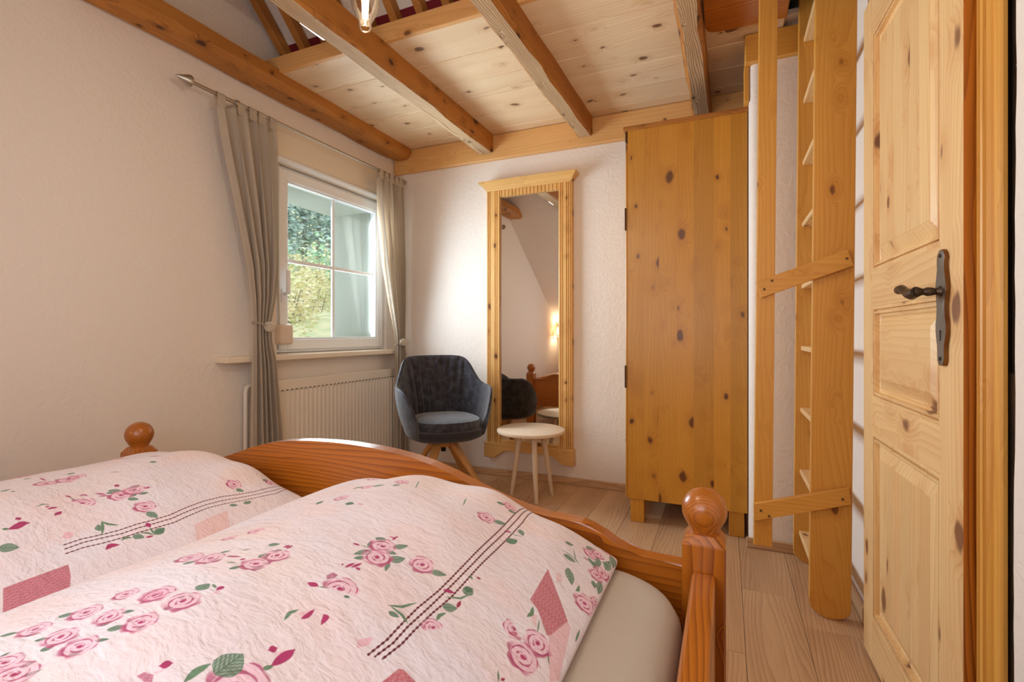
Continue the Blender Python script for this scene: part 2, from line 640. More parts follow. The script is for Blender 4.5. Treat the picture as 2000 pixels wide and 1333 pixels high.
# floor of oak laminate planks running towards the back wall
fl = thing('floor', kind='structure')
b = BM()
box(b, XL - 0.1, XR + 0.1, YN - 0.1, YB + 0.1, -0.08, -0.0125)
obj('subfloor', b, MASONRY, fl)
rnd = random.Random(3)
pw = 0.187
k0 = math.floor((XL - 0.06) / pw)
x = 0.057 + k0 * pw
while x < XR:
    y = YN - rnd.uniform(0, 1.2)
    while y < YB:
        y1 = y + 1.28
        b = BM()
        box(b, max(x, XL) + 0.0006, min(x + pw, XR) - 0.0006, max(y, YN) + 0.0006, min(y1, YB) - 0.0006, -0.012, 0.0, 0.0012)
        if min(x + pw, XR) - max(x, XL) > 0.01 and min(y1, YB) - max(y, YN) > 0.02:
            obj('plank', b, W['oak_y'], fl)
        else:
            b.free()
        y = y1
    x += pw

# loft ceiling of pine boards running across the beams
ce = thing('ceiling', kind='structure')
b = BM()
box(b, XL - 0.05, 0.24, 1.94, YB, ZC + 0.028, ZC + 0.05)
box(b, 0.24, XR + 0.02, 2.50, YB, ZC + 0.028, ZC + 0.05)
obj('loft_floor', b, PLASTER, ce)
ys = [1.925, 2.166, 2.404, 2.590, 2.816, 3.02, YB + 0.01]
for y0, y1 in zip(ys, ys[1:]):
    b = BM()
    x1 = XR + 0.01 if y0 > 2.45 else 0.24
    box(b, XL, x1, y0 + 0.0012, y1 - 0.0012, ZC, ZC + 0.027, 0.004)
    obj('ceiling_board', b, W['board_x'], ce)

# roof slopes
b = BM()
hexa(b, [(XL - 0.1, -1.4, SLO(-1.4)), (XR + 0.2, -1.4, SLO(-1.4)), (XR + 0.2, 1.84, SLO(1.84)), (XL - 0.1, 1.84, SLO(1.84)),
         (XL - 0.1, -1.4, SLO(-1.4) + .1), (XR + 0.2, -1.4, SLO(-1.4) + .1), (XR + 0.2, 1.84, SLO(1.84) + .1), (XL - 0.1, 1.84, SLO(1.84) + .1)])
tag(obj('ceiling_slope', b, PLASTER), kind='structure')
b = BM()
hexa(b, [(XL - 0.1, 1.70, FAR(1.70)), (XR + 0.2, 1.70, FAR(1.70)), (XR + 0.2, 2.24, FAR(2.24)), (XL - 0.1, 2.24, FAR(2.24)),
         (XL - 0.1, 1.70, FAR(1.70) + .1), (XR + 0.2, 1.70, FAR(1.70) + .1), (XR + 0.2, 2.24, FAR(2.24) + .1), (XL - 0.1, 2.24, FAR(2.24) + .1)])
tag(obj('ceiling_slope_loft', b, PLASTER), kind='structure')

b = BM()
box(b, XL - 0.1, XR + 0.2, 1.72, YB + 0.2, 2.975, 3.06)
tag(obj('ceiling_attic', b, PLASTER), kind='structure')

# baseboards
BB = W['oak_x']
b = BM()
box(b, XL, -0.49, YB - 0.016, YB, 0, 0.048, 0.003)
tag(obj('baseboard_back', b, BB), kind='structure')
b = BM()
box(b, 0.087, 0.43, 2.545, 2.56, 0, 0.046, 0.003)
tag(obj('baseboard_corner', b, BB), kind='structure')
b = BM()
box(b, XR - 0.015, XR, 1.96, 2.545, 0, 0.05, 0.003)
tag(obj('baseboard_right', b, W['oak_y']), kind='structure')
b = BM()
box(b, XL, XL + 0.015, YN, YB, 0, 0.048, 0.003)
tag(obj('baseboard_left', b, W['oak_y']), kind='structure')


# ------------------------------------------------------------------ beams
def beam(name, p0, p1, w0, w1, zb, zt, label, mat, wob=0.006, seed=0, cham=0.012, under=None):
    """beam along y from p0=(xl, y) ... ; x from left edge at each end, slightly uneven hewn edges"""
    rnd = random.Random(seed)
    n = 14
    b = BM()
    rings = []
    for i in range(n + 1):
        t = i / n
        y = p0[1] + (p1[1] - p0[1]) * t
        xl = p0[0] + (p1[0] - p0[0]) * t
        xr = w0 + (w1 - w0) * t
        j = lambda s=1.0: rnd.uniform(-wob, wob) * s
        c1, c2 = cham * rnd.uniform(0.5, 1.5), cham * rnd.uniform(0.5, 1.5)
        dzb = j(0.6)
        pts = [(xl + c1 + j(.3), zb + dzb), (xr - c2 + j(.3), zb + dzb + j(.3)), (xr + j(.5), zb + c2 + dzb), (xr + j(.4), zt), (xl + j(.4), zt), (xl + j(.5), zb + c1 + dzb)]
        rings.append([b.verts.new((px, y, pz)) for px, pz in pts])
    for a, c in zip(rings, rings[1:]):
        for k in range(6):
            b.faces.new((a[k], a[(k + 1) % 6], c[(k + 1) % 6], c[k]))
    b.faces.new(rings[0][::-1])
    b.faces.new(rings[-1])
    o_ = obj(name, b, mat, smooth=False)
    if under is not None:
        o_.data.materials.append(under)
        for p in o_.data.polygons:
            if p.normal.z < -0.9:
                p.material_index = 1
    return tag(o_, label, 'beam')


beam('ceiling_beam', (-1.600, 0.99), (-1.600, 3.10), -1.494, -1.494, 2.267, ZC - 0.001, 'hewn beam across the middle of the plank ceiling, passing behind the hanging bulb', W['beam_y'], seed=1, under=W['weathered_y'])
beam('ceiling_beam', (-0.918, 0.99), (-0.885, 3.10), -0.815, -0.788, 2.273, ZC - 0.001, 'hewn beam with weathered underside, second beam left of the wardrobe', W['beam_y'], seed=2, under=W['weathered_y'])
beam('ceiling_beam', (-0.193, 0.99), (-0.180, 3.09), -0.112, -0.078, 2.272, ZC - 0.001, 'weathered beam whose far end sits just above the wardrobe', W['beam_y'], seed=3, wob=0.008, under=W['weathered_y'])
beam('ceiling_beam', (XL + 0.002, 1.06), (XL + 0.002, 3.10), -2.180, -2.182, 2.318, ZC + 0.012, 'old cracked beam running along the top of the left window wall', W['beam_y'], seed=4, cham=0.03)
b = BM()
box(b, XL + 0.004, 0.099, 3.105, YB + 0.002, 2.222, ZC - 0.001, 0.006)
tag(obj('wall_beam', b, W['rail_x']), 'smooth squared beam lying on top of the back wall behind mirror and wardrobe', 'beam')
wb = thing('corner_beam', 'short squared beam resting on the white wall behind the ladder', 'beam', (0.25, 2.60, 2.262))
b = BM()
box(b, 0.081, XR - 0.004, 2.535, 2.66, 2.263, ZC - 0.001, 0.004)
obj('beam_timber', b, W['lath_x'], wb)
b = BM()
box(b, 0.078, 0.0995, 2.575, 2.64, 2.098, 2.262, 0.003)
obj('support_strip', b, W['lath_z'], wb)
# crack in the left beam: thin dark recess modelled as a sliver groove
b = BM()
box(b, XL + 0.002, XR - 0.03, 1.905, 1.932, ZC - 0.0005, 2.480, 0.003)
tag(obj('loft_fascia', b, W['rail_x']), 'smooth fascia board edging the loft floor above the plank ceiling', 'board')

lb = thing('loft_step_board', 'reddish board with a rounded corner under the loft by the ladder', 'board', (0.1, 2.2, 2.36))
b = BM()
pts = [(-0.085, 1.80), (0.24, 1.80), (0.24, 2.415)]
cr = 0.05
for k in range(7):
    a = PI / 2 + (PI / 2) * k / 6
    pts.append((-0.085 + cr + cr * math.cos(a), 2.405 - cr + cr * math.sin(a)))
prism(b, pts, 2.362, 2.3935, lambda u, v, d: (u, v, d), 0.004)
obj('board', b, W['bed_x'], lb)

# slatted slope of the loft with red cloth behind the slats
lr = thing('loft_railing', 'slanting row of brown wooden slats above the loft edge', 'slats', (-1.2, 2.0, 2.48))
for k in range(18):
    xs = -2.30 + 0.152 * k
    if xs + 0.05 > 0.25:
        break
    b = BM()
    ya, yb2 = 2.13, 1.81
    d = 0.05
    jx = random.Random(k).uniform(-0.006, 0.006)
    hexa(b, [(xs + jx, ya, FAR(ya) - 0.006), (xs + jx + 0.042, ya, FAR(ya) - 0.006), (xs + jx + 0.042, ya - 0.03, FAR(ya) - 0.062), (xs + jx, ya - 0.03, FAR(ya) - 0.062),
             (xs, yb2, FAR(yb2) - 0.006), (xs + 0.042, yb2, FAR(yb2) - 0.006), (xs + 0.042, yb2 - 0.03, FAR(yb2) - 0.062), (xs, yb2 - 0.03, FAR(yb2) - 0.062)], 0.003)
    obj('slat', b, W['beam_y'], lr)
b = BM()
hexa(b, [(XL + 0.02, 2.18, FAR(2.18) - 0.001), (0.22, 2.18, FAR(2.18) - 0.001), (0.22, 2.18, FAR(2.18) - 0.004), (XL + 0.02, 2.18, FAR(2.18) - 0.004),
         (XL + 0.02, 2.035, FAR(2.035) - 0.001), (0.22, 2.035, FAR(2.035) - 0.001), (0.22, 2.035, FAR(2.035) - 0.004), (XL + 0.02, 2.035, FAR(2.035) - 0.004)])
tag(obj('red_cloth', b, REDCLOTH), 'strip of dark red cloth behind the loft slats', 'cloth')

b = BM()
box(b, -1.640, -1.604, 1.53, 1.668, 2.300, 2.330, 0.006, 2)
tag(obj('strip_light', b, LAMPWHITE), 'small bright strip light fixed to the side of a ceiling beam', 'lamp')

# ------------------------------------------------------------------ pendant bulb
pb = thing('pendant_bulb', 'clear glowing filament bulb hanging from above', 'lamp', (-0.740, 0.877, 1.676))
c = (-0.740, 0.877, 1.676)
b = BM()
lathe(b, [(0.0, 0.0), (0.007, 0.0012), (0.0125, 0.005), (0.0145, 0.0105), (0.0142, 0.016), (0.0138, 0.020), (0.0165, 0.026), (0.0225, 0.037), (0.0285, 0.052), (0.0315, 0.068),
          (0.0325, 0.085), (0.031, 0.105), (0.026, 0.125), (0.018, 0.142), (0.0135, 0.152)], c, 32)
obj('glass_envelope', b, BULBGLASS, pb, smooth=True)
b = BM()
lathe(b, [(0, 0.150), (0.0135, 0.150), (0.0135, 0.175), (0.017, 0.176), (0.017, 0.225), (0.012, 0.232), (0.0, 0.232)], c, 24)
obj('socket', b, DARKMETAL, pb, smooth=True)
b = BM()
for k in range(8):
    a = 2 * PI * k / 8
    r1, r2 = 0.009, 0.006
    tube(b, [(c[0] + r1 * math.cos(a), c[1] + r1 * math.sin(a), c[2] + 0.125), (c[0] + r2 * math.cos(a + .3), c[1] + r2 * math.sin(a + .3), c[2] + 0.030)], 0.0009, 6)
obj('filament', b, FILAMENT, pb)
b = BM()
lathe(b, [(0, 0.024), (0.0035, 0.026), (0.0035, 0.04), (0.002, 0.05), (0.002, 0.14), (0.006, 0.152), (0, 0.153)], c, 12)
obj('glass_stem', b, BULBGLASS, pb, smooth=True)
b = BM()
tube(b, [(c[0], c[1], c[2] + 0.230), (c[0], c[1], SLO(0.877) + 0.005)], 0.003, 8)
obj('cord', b, BLACK, pb)

# ------------------------------------------------------------------ window
wi = thing('window_1', kind='structure', loc=(XL, 2.53, 1.43))


def rect_frame(bm, x0, x1, y0, y1, z0, z1, w, bev=0.003):
    box(bm, x0, x1, y0, y0 + w, z0, z1, bev)
    box(bm, x0, x1, y1 - w, y1, z0, z1, bev)
    box(bm, x0, x1, y0 + w, y1 - w, z0, z0 + w, bev)
    box(bm, x0, x1, y0 + w, y1 - w, z1 - w, z1, bev)


b = BM()
rect_frame(b, XL - 0.085, XL - 0.030, 2.04, 3.015, 0.888, 1.980, 0.05)
obj('window_frame', b, WHITE_PVC, wi)
sa = None
b = BM()
rect_frame(b, XL - 0.075, XL - 0.012, 2.062, 2.996, 0.905, 1.962, 0.062, 0.004)
sa = obj('sash', b, WHITE_PVC, wi)
b = BM()
rect_frame(b, XL - 0.070, XL - 0.022, 2.124, 2.934, 0.967, 1.900, 0.010, 0.002)
obj('glazing_bead', b, WHITE_PVC, sa)
b = BM()
box(b, XL - 0.060, XL - 0.054, 2.13, 2.928, 0.973, 1.894)
obj('pane', b, PANE, sa)
b = BM()
box(b, XL - 0.064, XL - 0.050, 2.520, 2.542, 0.973, 1.894, 0.002)
obj('muntin', b, WHITE_PVC, sa)
b = BM()
box(b, XL - 0.0635, XL - 0.0505, 2.13, 2.928, 1.425, 1.447, 0.002)
obj('muntin', b, WHITE_PVC, sa)
b = BM()
box(b, XL - 0.012, XL - 0.004, 2.075, 2.103, 1.18, 1.26, 0.003)
box(b, XL - 0.004, XL + 0.022, 2.082, 2.097, 1.222, 1.240, 0.003)
box(b, XL + 0.022, XL + 0.036, 2.078, 2.102, 1.225, 1.37, 0.005, 2)
obj('window_handle', b, WHITE_PVC, sa)
b = BM()
box(b, XL - 0.09, XL + 0.086, 1.666, YB - 0.004, 0.850, 0.882, 0.006, 2)
obj('window_sill', b, CREAM, wi)

# roller shutter box above the window with its rounded moulding
sh = thing('trim_1', kind='structure', loc=(XL, 2.5, 2.0))
b = BM()
box(b, XL - 0.01, XL + 0.012, 2.00, 3.06, 1.982, 2.21, 0.003)
obj('shutter_box_panel', b, CREAM, sh)
b = BM()
prism(b, [(XL + 0.012, 1.985)] + [(XL + 0.012 + 0.020 * math.cos(a), 2.003 + 0.018 * math.sin(a)) for a in [(-PI / 2) + PI * k / 8 for k in range(9)]] + [(XL + 0.012, 2.021)], 2.00, 3.06, lambda u, v, d: (u, d, v))
obj('shutter_box_moulding', b, WHITE_PVC, sh, smooth=True)

sw = thing('shutter_strap_winder', 'small cream strap winder box hanging beside the window sash behind the curtain tie', 'winder', (XL, 2.07, 0.93))
b = BM()
box(b, XL - 0.011, XL + 0.052, 2.022, 2.112, 0.937, 1.052, 0.016, 3)
obj('housing', b, SHUTTERBOX, sw, smooth=True)
b = BM()
tube(b, [(XL + 0.012, 2.045, 1.05), (XL + 0.006, 2.040, 1.30), (XL + 0.006, 2.040, 1.985)], 0.003, 6)
obj('strap', b, BUTTON, sw)

# ------------------------------------------------------------------ curtain rod and curtains
RX, RZ = -2.232, 2.146
cr = thing('curtain_rod', 'thin steel curtain rod with a cone finial above the window', 'curtain rod', (RX, 2.3, RZ))
b = BM()
tube(b, [(RX, 1.462, RZ), (RX, 3.092, RZ)], 0.0085, 12)
obj('rod', b, STEEL, cr, smooth=True)
b = BM()
lathe(b, [(0, -0.066), (0.004, -0.062), (0.026, -0.012), (0.0275, -0.006), (0.0265, 0.0), (0.010, 0.002), (0.009, 0.012), (0, 0.012)], (RX, 1.464, RZ), 20, 'y')
obj('finial', b, STEEL, cr, smooth=True)
b = BM()
lathe(b, [(0, 0), (0.014, 0.001), (0.014, 0.018), (0.0, 0.020)], (RX, 3.078, RZ), 16, 'y')
obj('finial', b, STEEL, cr, smooth=True)
for yb in (1.695, 3.06):
    b = BM()
    tube(b, [(XL - 0.002, yb, RZ - 0.006), (RX, yb, RZ - 0.006)], 0.006, 10)
    lathe(b, [(0, -0.001), (0.017, 0), (0.017, 0.006), (0, 0.007)], (XL, yb, RZ - 0.006), 16, 'x')
    lathe(b, [(0.0095, -0.008), (0.016, -0.008), (0.016, 0.008), (0.0095, 0.008)], (RX, yb, RZ), 16, 'y')
    obj('bracket', b, STEEL, cr, smooth=True)


def lerp_table(tab, z):
    """tab: rows (z, v1, v2, ...) sorted by falling z"""
    zs = [r[0] for r in tab][::-1]
    return [float(np.interp(z, zs, [r[k] for r in tab][::-1])) for k in range(1, len(tab[0]))]


def curtain(name, label, tab, zt, zb, folds, seed, tie_z, tab_ys, side):
    t = thing(name, label, 'curtain', (RX, (tab[0][1] + tab[0][2]) / 2, zb))
    rnd = random.Random(seed)
    ph = [rnd.uniform(0, 2 * PI) for _ in range(6)]
    n, m = 90, 150
    P = np.zeros((n, m, 3))
    for i in range(n):
        z = zt + (zb - zt) * (i / (n - 1))
        y0, y1, amp, xc = lerp_table(tab, z)
        y0, y1 = y0 * 0.988, y1 * 0.988
        u = np.linspace(0, 1, m)
        uu = u + 0.018 * np.sin(2 * PI * 2.3 * u + ph[0] + 0.5 * z) + 0.012 * np.sin(2 * PI * 5.1 * u + ph[1])
        uu = (uu - uu[0]) / (uu[-1] - uu[0])
        w = np.sin(2 * PI * folds * uu + ph[2] + 0.25 * np.sin(3 * z + ph[3]))
        w = np.sign(w) * np.abs(w) ** 0.7
        w2 = np.sin(2 * PI * folds * 0.43 * uu + ph[4])
        P[i, :, 0] = xc + amp * (0.75 * w + 0.35 * w2)
        P[i, :, 1] = y0 + (y1 - y0) * u + 0.35 * amp * np.cos(2 * PI * folds * uu + ph[2]) * np.sin(PI * u) ** 0.3
        P[i, :, 2] = z + (0.006 * np.sin(2 * PI * folds * uu + 1) if i < 3 else 0)
    b = BM()
    grid_mesh(b, P)
    bmesh.ops.solidify(b, geom=b.faces[:], thickness=0.0025)
    obj('cloth', b, CURTAIN, t, smooth=True)
    for ty in tab_ys:      # sewn loops over the rod
        ty *= 0.988
        b = BM()
        w = 0.042
        pr = []
        for k in range(13):
            a = -PI * 0.08 + (PI * 1.16) * k / 12
            pr.append((RX + 0.0125 * math.cos(a), RZ + 0.0125 * math.sin(a)))
        path = [(RX + 0.016, zt - 0.012)] + pr + [(RX - 0.016, zt - 0.012)]
        A = np.array([[(px, ty - w / 2, pz), (px, ty + w / 2, pz)] for px, pz in path])
        grid_mesh(b, A)
        bmesh.ops.solidify(b, geom=b.faces[:], thickness=0.0018)
        obj('tab_loop', b, CURTAIN, t, smooth=True)
    # tie-back band round the waist and its round button
    y0, y1, amp, xc = lerp_table(tab, tie_z)
    y0, y1 = y0 * 0.988, y1 * 0.988
    yc, ry, rx = (y0 + y1) / 2, (y1 - y0) / 2 + 0.008, amp * 1.15 + 0.012
    b = BM()
    rings = []
    for k in range(25):
        a = 2 * PI * k / 24
        dz = -0.02 * math.cos(a) * side
        rings.append([(xc + rx * math.sin(a), yc + ry * math.cos(a) * 1.0, tie_z + dz + h) for h in (-0.006, 0.006)])
    A = np.array(rings)
    grid_mesh(b, A)
    bmesh.ops.solidify(b, geom=b.faces[:], thickness=0.003)
    tb = obj('tie_back', b, BUTTON, t, smooth=True)
    by = yc + (0.018 if side > 0 else -0.004)
    bz = tie_z + (-0.004)
    b = BM()
    lathe(b, [(0, 0.020), (0.006, 0.020), (0.009, 0.016), (0.011, 0.019), (0.016, 0.019), (0.018, 0.015), (0.020, 0.017), (0.026, 0.014), (0.029, 0.006), (0.027, 0.0), (0, 0)],
          (0, 0, 0), 24, 'x')
    # face the room and the viewer side a little
    bmesh.ops.rotate(b, verts=b.verts[:], cent=(0, 0, 0), matrix=Matrix.Rotation(-0.6, 3, 'Z'))
    bmesh.ops.translate(b, verts=b.verts[:], vec=(xc + rx * 0.85, by, bz))
    obj('tie_button', b, BUTTON, tb, smooth=True)
    return t


curtain('curtain', 'taupe curtain tied back at the left side of the window', [
    (2.12, 1.612, 1.955, 0.026, RX), (2.00, 1.632, 1.962, 0.032, RX), (1.887, 1.655, 1.964, 0.036, RX), (1.60, 1.724, 1.966, 0.038, RX), (1.349, 1.782, 1.962, 0.036, RX),
    (1.18, 1.806, 1.945, 0.028, RX), (1.05, 1.817, 1.915, 0.020, RX), (0.95, 1.815, 1.925, 0.022, RX), (0.85, 1.812, 1.950, 0.026, RX), (0.43, 1.806, 1.992, 0.032, RX), (0.02, 1.79, 2.02, 0.036, RX)],
    2.102, 0.03, 5.5, 11, 1.04, [1.626, 1.735, 1.800, 1.855, 1.925], 1)
curtain('curtain', 'taupe curtain tied back at the right side of the window near the armchair', [
    (2.12, 2.812, 3.094, 0.030, RX), (1.845, 2.832, 3.108, 0.040, RX), (1.489, 2.893, 3.118, 0.042, RX), (1.197, 2.966, 3.124, 0.032, RX), (1.00, 3.018, 3.124, 0.020, RX),
    (0.935, 3.026, 3.118, 0.018, RX), (0.85, 3.024, 3.126, 0.022, RX), (0.43, 3.02, 3.13, 0.028, RX), (0.02, 3.01, 3.132, 0.03, RX)],
    2.102, 0.03, 5.5, 29, 0.94, [2.836, 2.895, 2.955, 3.015, 3.066], -1)

# ------------------------------------------------------------------ radiator
ra = thing('radiator', 'white ribbed panel radiator under the window sill', 'radiator', (-2.28, 2.43, 0.15))
ry0, ry1, rz0, rz1, rxf = 1.88, 3.036, 0.15, 0.740, -2.278
b = BM()
box(b, -2.335, rxf - 0.010, ry0, ry1, rz0 + 0.01, rz1 - 0.003, 0.004)
obj('body', b, RAD, ra)
b = BM()
prof = []
nf = 34
pitch = (ry1 - ry0 - 0.02) / nf
for i in range(nf):
    a = ry0 + 0.01 + i * pitch
    prof += [(a, 0.0), (a + pitch * .30, 0.0), (a + pitch * .42, -0.0065), (a + pitch * .80, -0.0065), (a + pitch * .92, 0.0)]
prof.append((ry1 - 0.01, 0.0))
prof = [(ry0, -0.012), (ry0, 0.0)] + prof + [(ry1, 0.0), (ry1, -0.012)]
A = np.array([[(rxf + d, y, z) for z in (rz0, 0.676)] for y, d in prof])
grid_mesh(b, A)
fr = obj('ribbed_front', b, RAD, ra)
b = BM()
box(b, rxf - 0.012, rxf, ry0, ry1, 0.676, rz1, 0.003, 2)
obj('top_band', b, RAD, ra)
b = BM()
for i in range(nf):
    a = ry0 + 0.01 + i * pitch + pitch * .42
    box(b, rxf - 0.003, rxf + 0.0008, a, a + pitch * .42, 0.677, 0.684)
tag(obj('slots', b, plain('radiator_slot_shadow', srgb(120, 108, 96), 0.8), ra), kind='stuff')
b = BM()
tube(b, [(-2.318, 1.812, 0.0), (-2.318, 1.812, 0.690), (-2.318, 1.818, 0.712), (-2.318, 1.832, 0.722), (-2.318, 1.87, 0.722)], 0.011, 12)
obj('pipe', b, RAD, ra, smooth=True)
for yy in (2.1, 2.8):
    b = BM()
    box(b, XL + 0.0005, -2.333, yy, yy + 0.03, 0.25, 0.65)
    obj('wall_bracket', b, RAD, ra)

# ------------------------------------------------------------------ tub armchair
ch = thing('tub_armchair', 'charcoal velvet tub armchair with channelled back and splayed wooden legs', 'armchair', (-1.655, 2.705, 0.0), math.radians(-44))
# local frame: +x = facing direction, y = left, z up


def shell_surface(phi, v, inner):
    """phi 0 = back centre, +-pi*0.74 = front arm ends; v 0..1 bottom to top rim"""
    a = abs(phi)
    zt = 0.655 + 0.187 / (1 + math.exp((a - 1.02) * 8.5)) - 0.16 * max(0.0, (a - 1.75) / 0.61) ** 2.4
    # plan radius of rim and of base
    rt = np.interp(a, [0, 0.6, 1.0, 1.4, 1.8, 2.1, 2.36], [0.290, 0.298, 0.290, 0.302, 0.305, 0.305, 0.302])
    rb = np.interp(a, [0, 0.8, 1.57, 2.36], [0.215, 0.225, 0.235, 0.270])
    zb = 0.375
    k = math.sin(v * PI / 2) ** 0.85
    zz = zb + (zt - zb) * v
    r = rb + (rt - rb) * k
    # squarer plan: superellipse push
    c, s = math.cos(phi), math.sin(phi)
    q = (abs(c) ** 2.6 + abs(s) ** 2.6) ** (-1 / 2.6)
    r = r * (0.45 + 0.55 * q) * (0.97 if a < 0.6 else 1.0)
    if not inner:
        pass
    else:
        th = np.interp(a, [0, 1.2, 2.36], [0.050, 0.042, 0.034]) * (0.55 + 0.45 * math.sin(PI * min(1, v * 1.05)))
        if a < 0.78:
            chn = abs(math.sin(phi / 0.78 * PI * 4))
            th = th + (0.016 * (chn ** 0.45) - 0.004) * min(1.0, (1 - v) * 9) * min(1, v * 4) * (1 if a < 0.76 else 0.4)
        r = r - th
        zz = zz if v < 0.98 else zz - 0.004
    return np.array([-r * c, r * s, zz])


PH = np.linspace(-2.36, 2.36, 421)
VV = np.linspace(0, 1, 15)
Pi = np.array([[shell_surface(p, v, True) for p in PH] for v in VV])
Po = np.array([[shell_surface(p, v, False) for p in PH] for v in VV])
rim = (Pi[-1] + Po[-1]) / 2 + np.array([0, 0, 0.012])
allrows = np.concatenate([Po, rim[None], Pi[::-1]], axis=0)
b = BM()
vs = grid_mesh(b, allrows)
nr = len(vs)
for e in (0, -1):
    col = [vs[i][e] for i in range(nr)]
    for i in range(nr // 2):
        q = [col[i], col[i + 1], col[nr - 2 - i], col[nr - 1 - i]]
        if len(set(q)) == 4:
            try:
                b.faces.new(q)
            except ValueError:
                pass
        elif len(set(q)) == 3:
            b.faces.new([col[i], col[i + 1], col[nr - 1 - i]])
obj('shell', b, VELVET, ch, smooth=True, local=True)
b = BM()


def disc(bm, z_prof, rx, ry, cx=0.0, pw_=2.5, seg=40):
    rings = []
    for f, z in z_prof:
        ring = []
        for k in range(seg):
            a = 2 * PI * k / seg
            c, s = math.cos(a), math.sin(a)
            q = (abs(c) ** pw_ + abs(s) ** pw_) ** (-1 / pw_)
            ring.append(bm.verts.new((cx + rx * f * c * q, ry * f * s * q, z)))
        rings.append(ring)
    for a, c in zip(rings, rings[1:]):
        for k in range(seg):
            bm.faces.new((a[k], a[(k + 1) % seg], c[(k + 1) % seg], c[k]))
    bm.faces.new(rings[0][::-1])
    bm.faces.new(rings[-1])


disc(b, [(0.80, 0.405), (0.97, 0.412), (1.0, 0.432), (1.0, 0.452), (0.97, 0.468), (0.85, 0.478), (0.5, 0.484), (0.1, 0.486)], 0.225, 0.215, 0.035)
obj('seat_cushion', b, VELVET, ch, smooth=True, local=True)
b = BM()
disc(b, [(0.60, 0.338), (0.80, 0.345), (0.95, 0.362), (1.0, 0.385), (1.0, 0.41), (0.96, 0.416)], 0.250, 0.245, 0.02)
obj('seat_base', b, VELVET_BACK, ch, smooth=True, local=True)
b = BM()
tube(b, [(0, 0, 0.25), (0, 0, 0.345)], 0.016, 12)
obj('swivel_stem', b, BLACK, ch, smooth=True, local=True)
for k in range(4):
    a = PI / 4 + k * PI / 2
    d = Vector((math.cos(a), math.sin(a), 0))
    s = Vector((-math.sin(a), math.cos(a), 0))
    b = BM()
    p0, p1 = d * 0.045 + Vector((0, 0, 0.318)), d * 0.295
    pts = []
    for base, wv_, th_ in ((p1, 0.015, 0.022), (p0, 0.028, 0.036)):
        pts += [tuple(base - s * wv_), tuple(base + s * wv_), tuple(base + s * wv_ + d * th_), tuple(base - s * wv_ + d * th_)]
    hexa(b, pts, 0.004)
    obj('leg', b, W['leg_z'], ch, local=True)
b = BM()
lathe(b, [(0, 0.285), (0.05, 0.285), (0.06, 0.30), (0.085, 0.325), (0.085, 0.338), (0, 0.338)], (0, 0, 0), 20)
obj('hub', b, W['leg_z'], ch, smooth=True, local=True)

# ------------------------------------------------------------------ side table
st = thing('side_table', 'small round pale wooden table with three tapered legs before the mirror', 'table', (-1.087, 2.785, 0.0))
b = BM()
lathe(b, [(0, 0.400), (0.198, 0.400), (0.205, 0.404), (0.207, 0.412), (0.205, 0.420), (0.200, 0.422), (0, 0.422)], (-1.087, 2.785, 0), 48)
obj('tabletop', b, W['table_x'], st, smooth=True)
for (fx, fy) in ((-1.022, 2.705), (-0.985, 2.885), (-1.222, 2.80)):
    tx, ty = -1.087 + (fx + 1.087) * 0.55, 2.785 + (fy - 2.785) * 0.55
    b = BM()
    tube(b, [(fx, fy, 0.0), (tx, ty, 0.401)], [0.0115, 0.0185], 14)
    obj('leg', b, W['table_z'], st, smooth=True)

# ------------------------------------------------------------------ wall mirror
mi = thing('wall_mirror', 'tall mirror in a grooved pine frame on the back wall', 'mirror', (-1.235, YB, 0.14))
mx0, mx1 = -1.548, -0.925


def grooved(bm, x0, x1, z0, z1, yf, yb, grooves, gw=0.006, gd=0.006):
    prof = [(x0, yb), (x0, yf + 0.004), (x0 + 0.004, yf)]
    for g in grooves:
        prof += [(g - gw / 2, yf), (g - gw * .15, yf + gd), (g + gw * .15, yf + gd), (g + gw / 2, yf)]
    prof += [(x1 - 0.004, yf), (x1, yf + 0.004), (x1, yb)]
    prism(bm, prof, z0, z1, lambda u, v, d: (u, v, d))


MF = 3.108
for x0, x1 in ((mx0, -1.448), (-1.017, mx1)):
    b = BM()
    w = x1 - x0
    grooved(b, x0, x1, 0.236, 2.004, MF, YB - 0.001, [x0 + w * f for f in (0.16, 0.30, 0.60, 0.74, 0.88)] if x0 > -1.2 else [x0 + w * f for f in (0.12, 0.26, 0.66, 0.80)], 0.007, 0.007)
    obj('stile', b, W['mirror_z'], mi)
b = BM()
grooved(b, -1.447, -1.018, 1.953, 2.004, MF + 0.002, YB - 0.001, [-1.447 + 0.429 * (k + 0.5) / 16 for k in range(16)], 0.006, 0.006)
obj('top_rail', b, W['mirror_z'], mi)
b = BM()
box(b, -1.447, -1.018, MF + 0.002, YB - 0.001, 0.236, 0.262, 0.004)
obj('bottom_rail', b, W['mirror_x'], mi)
b = BM()
hw = 0.309
cxm = (mx0 + mx1) / 2
prof = [(0.0, 1.998), (0.018, 1.998), (0.022, 2.006), (0.030, 2.012), (0.034, 2.024), (0.046, 2.034), (0.060, 2.042), (0.062, 2.058), (0.0, 2.058)]
rings = []
for ex, zz in prof:
    rings.append([b.verts.new((cxm - hw - ex * 0.95 + 0.018, YB - 0.001, zz)), b.verts.new((cxm - hw - ex * 0.95 + 0.018, MF + 0.008 - ex, zz)),
                  b.verts.new((cxm + hw + ex * 0.95 - 0.018, MF + 0.008 - ex, zz)), b.verts.new((cxm + hw + ex * 0.95 - 0.018, YB - 0.001, zz))])
for a, c in zip(rings, rings[1:]):
    for k in range(3):
        b.faces.new((a[k], a[k + 1], c[k + 1], c[k]))
b.faces.new(rings[0])
b.faces.new(rings[-1])
for k in (0, 3):
    pass
obj('cornice', b, W['mirror_x'], mi)
b = BM()
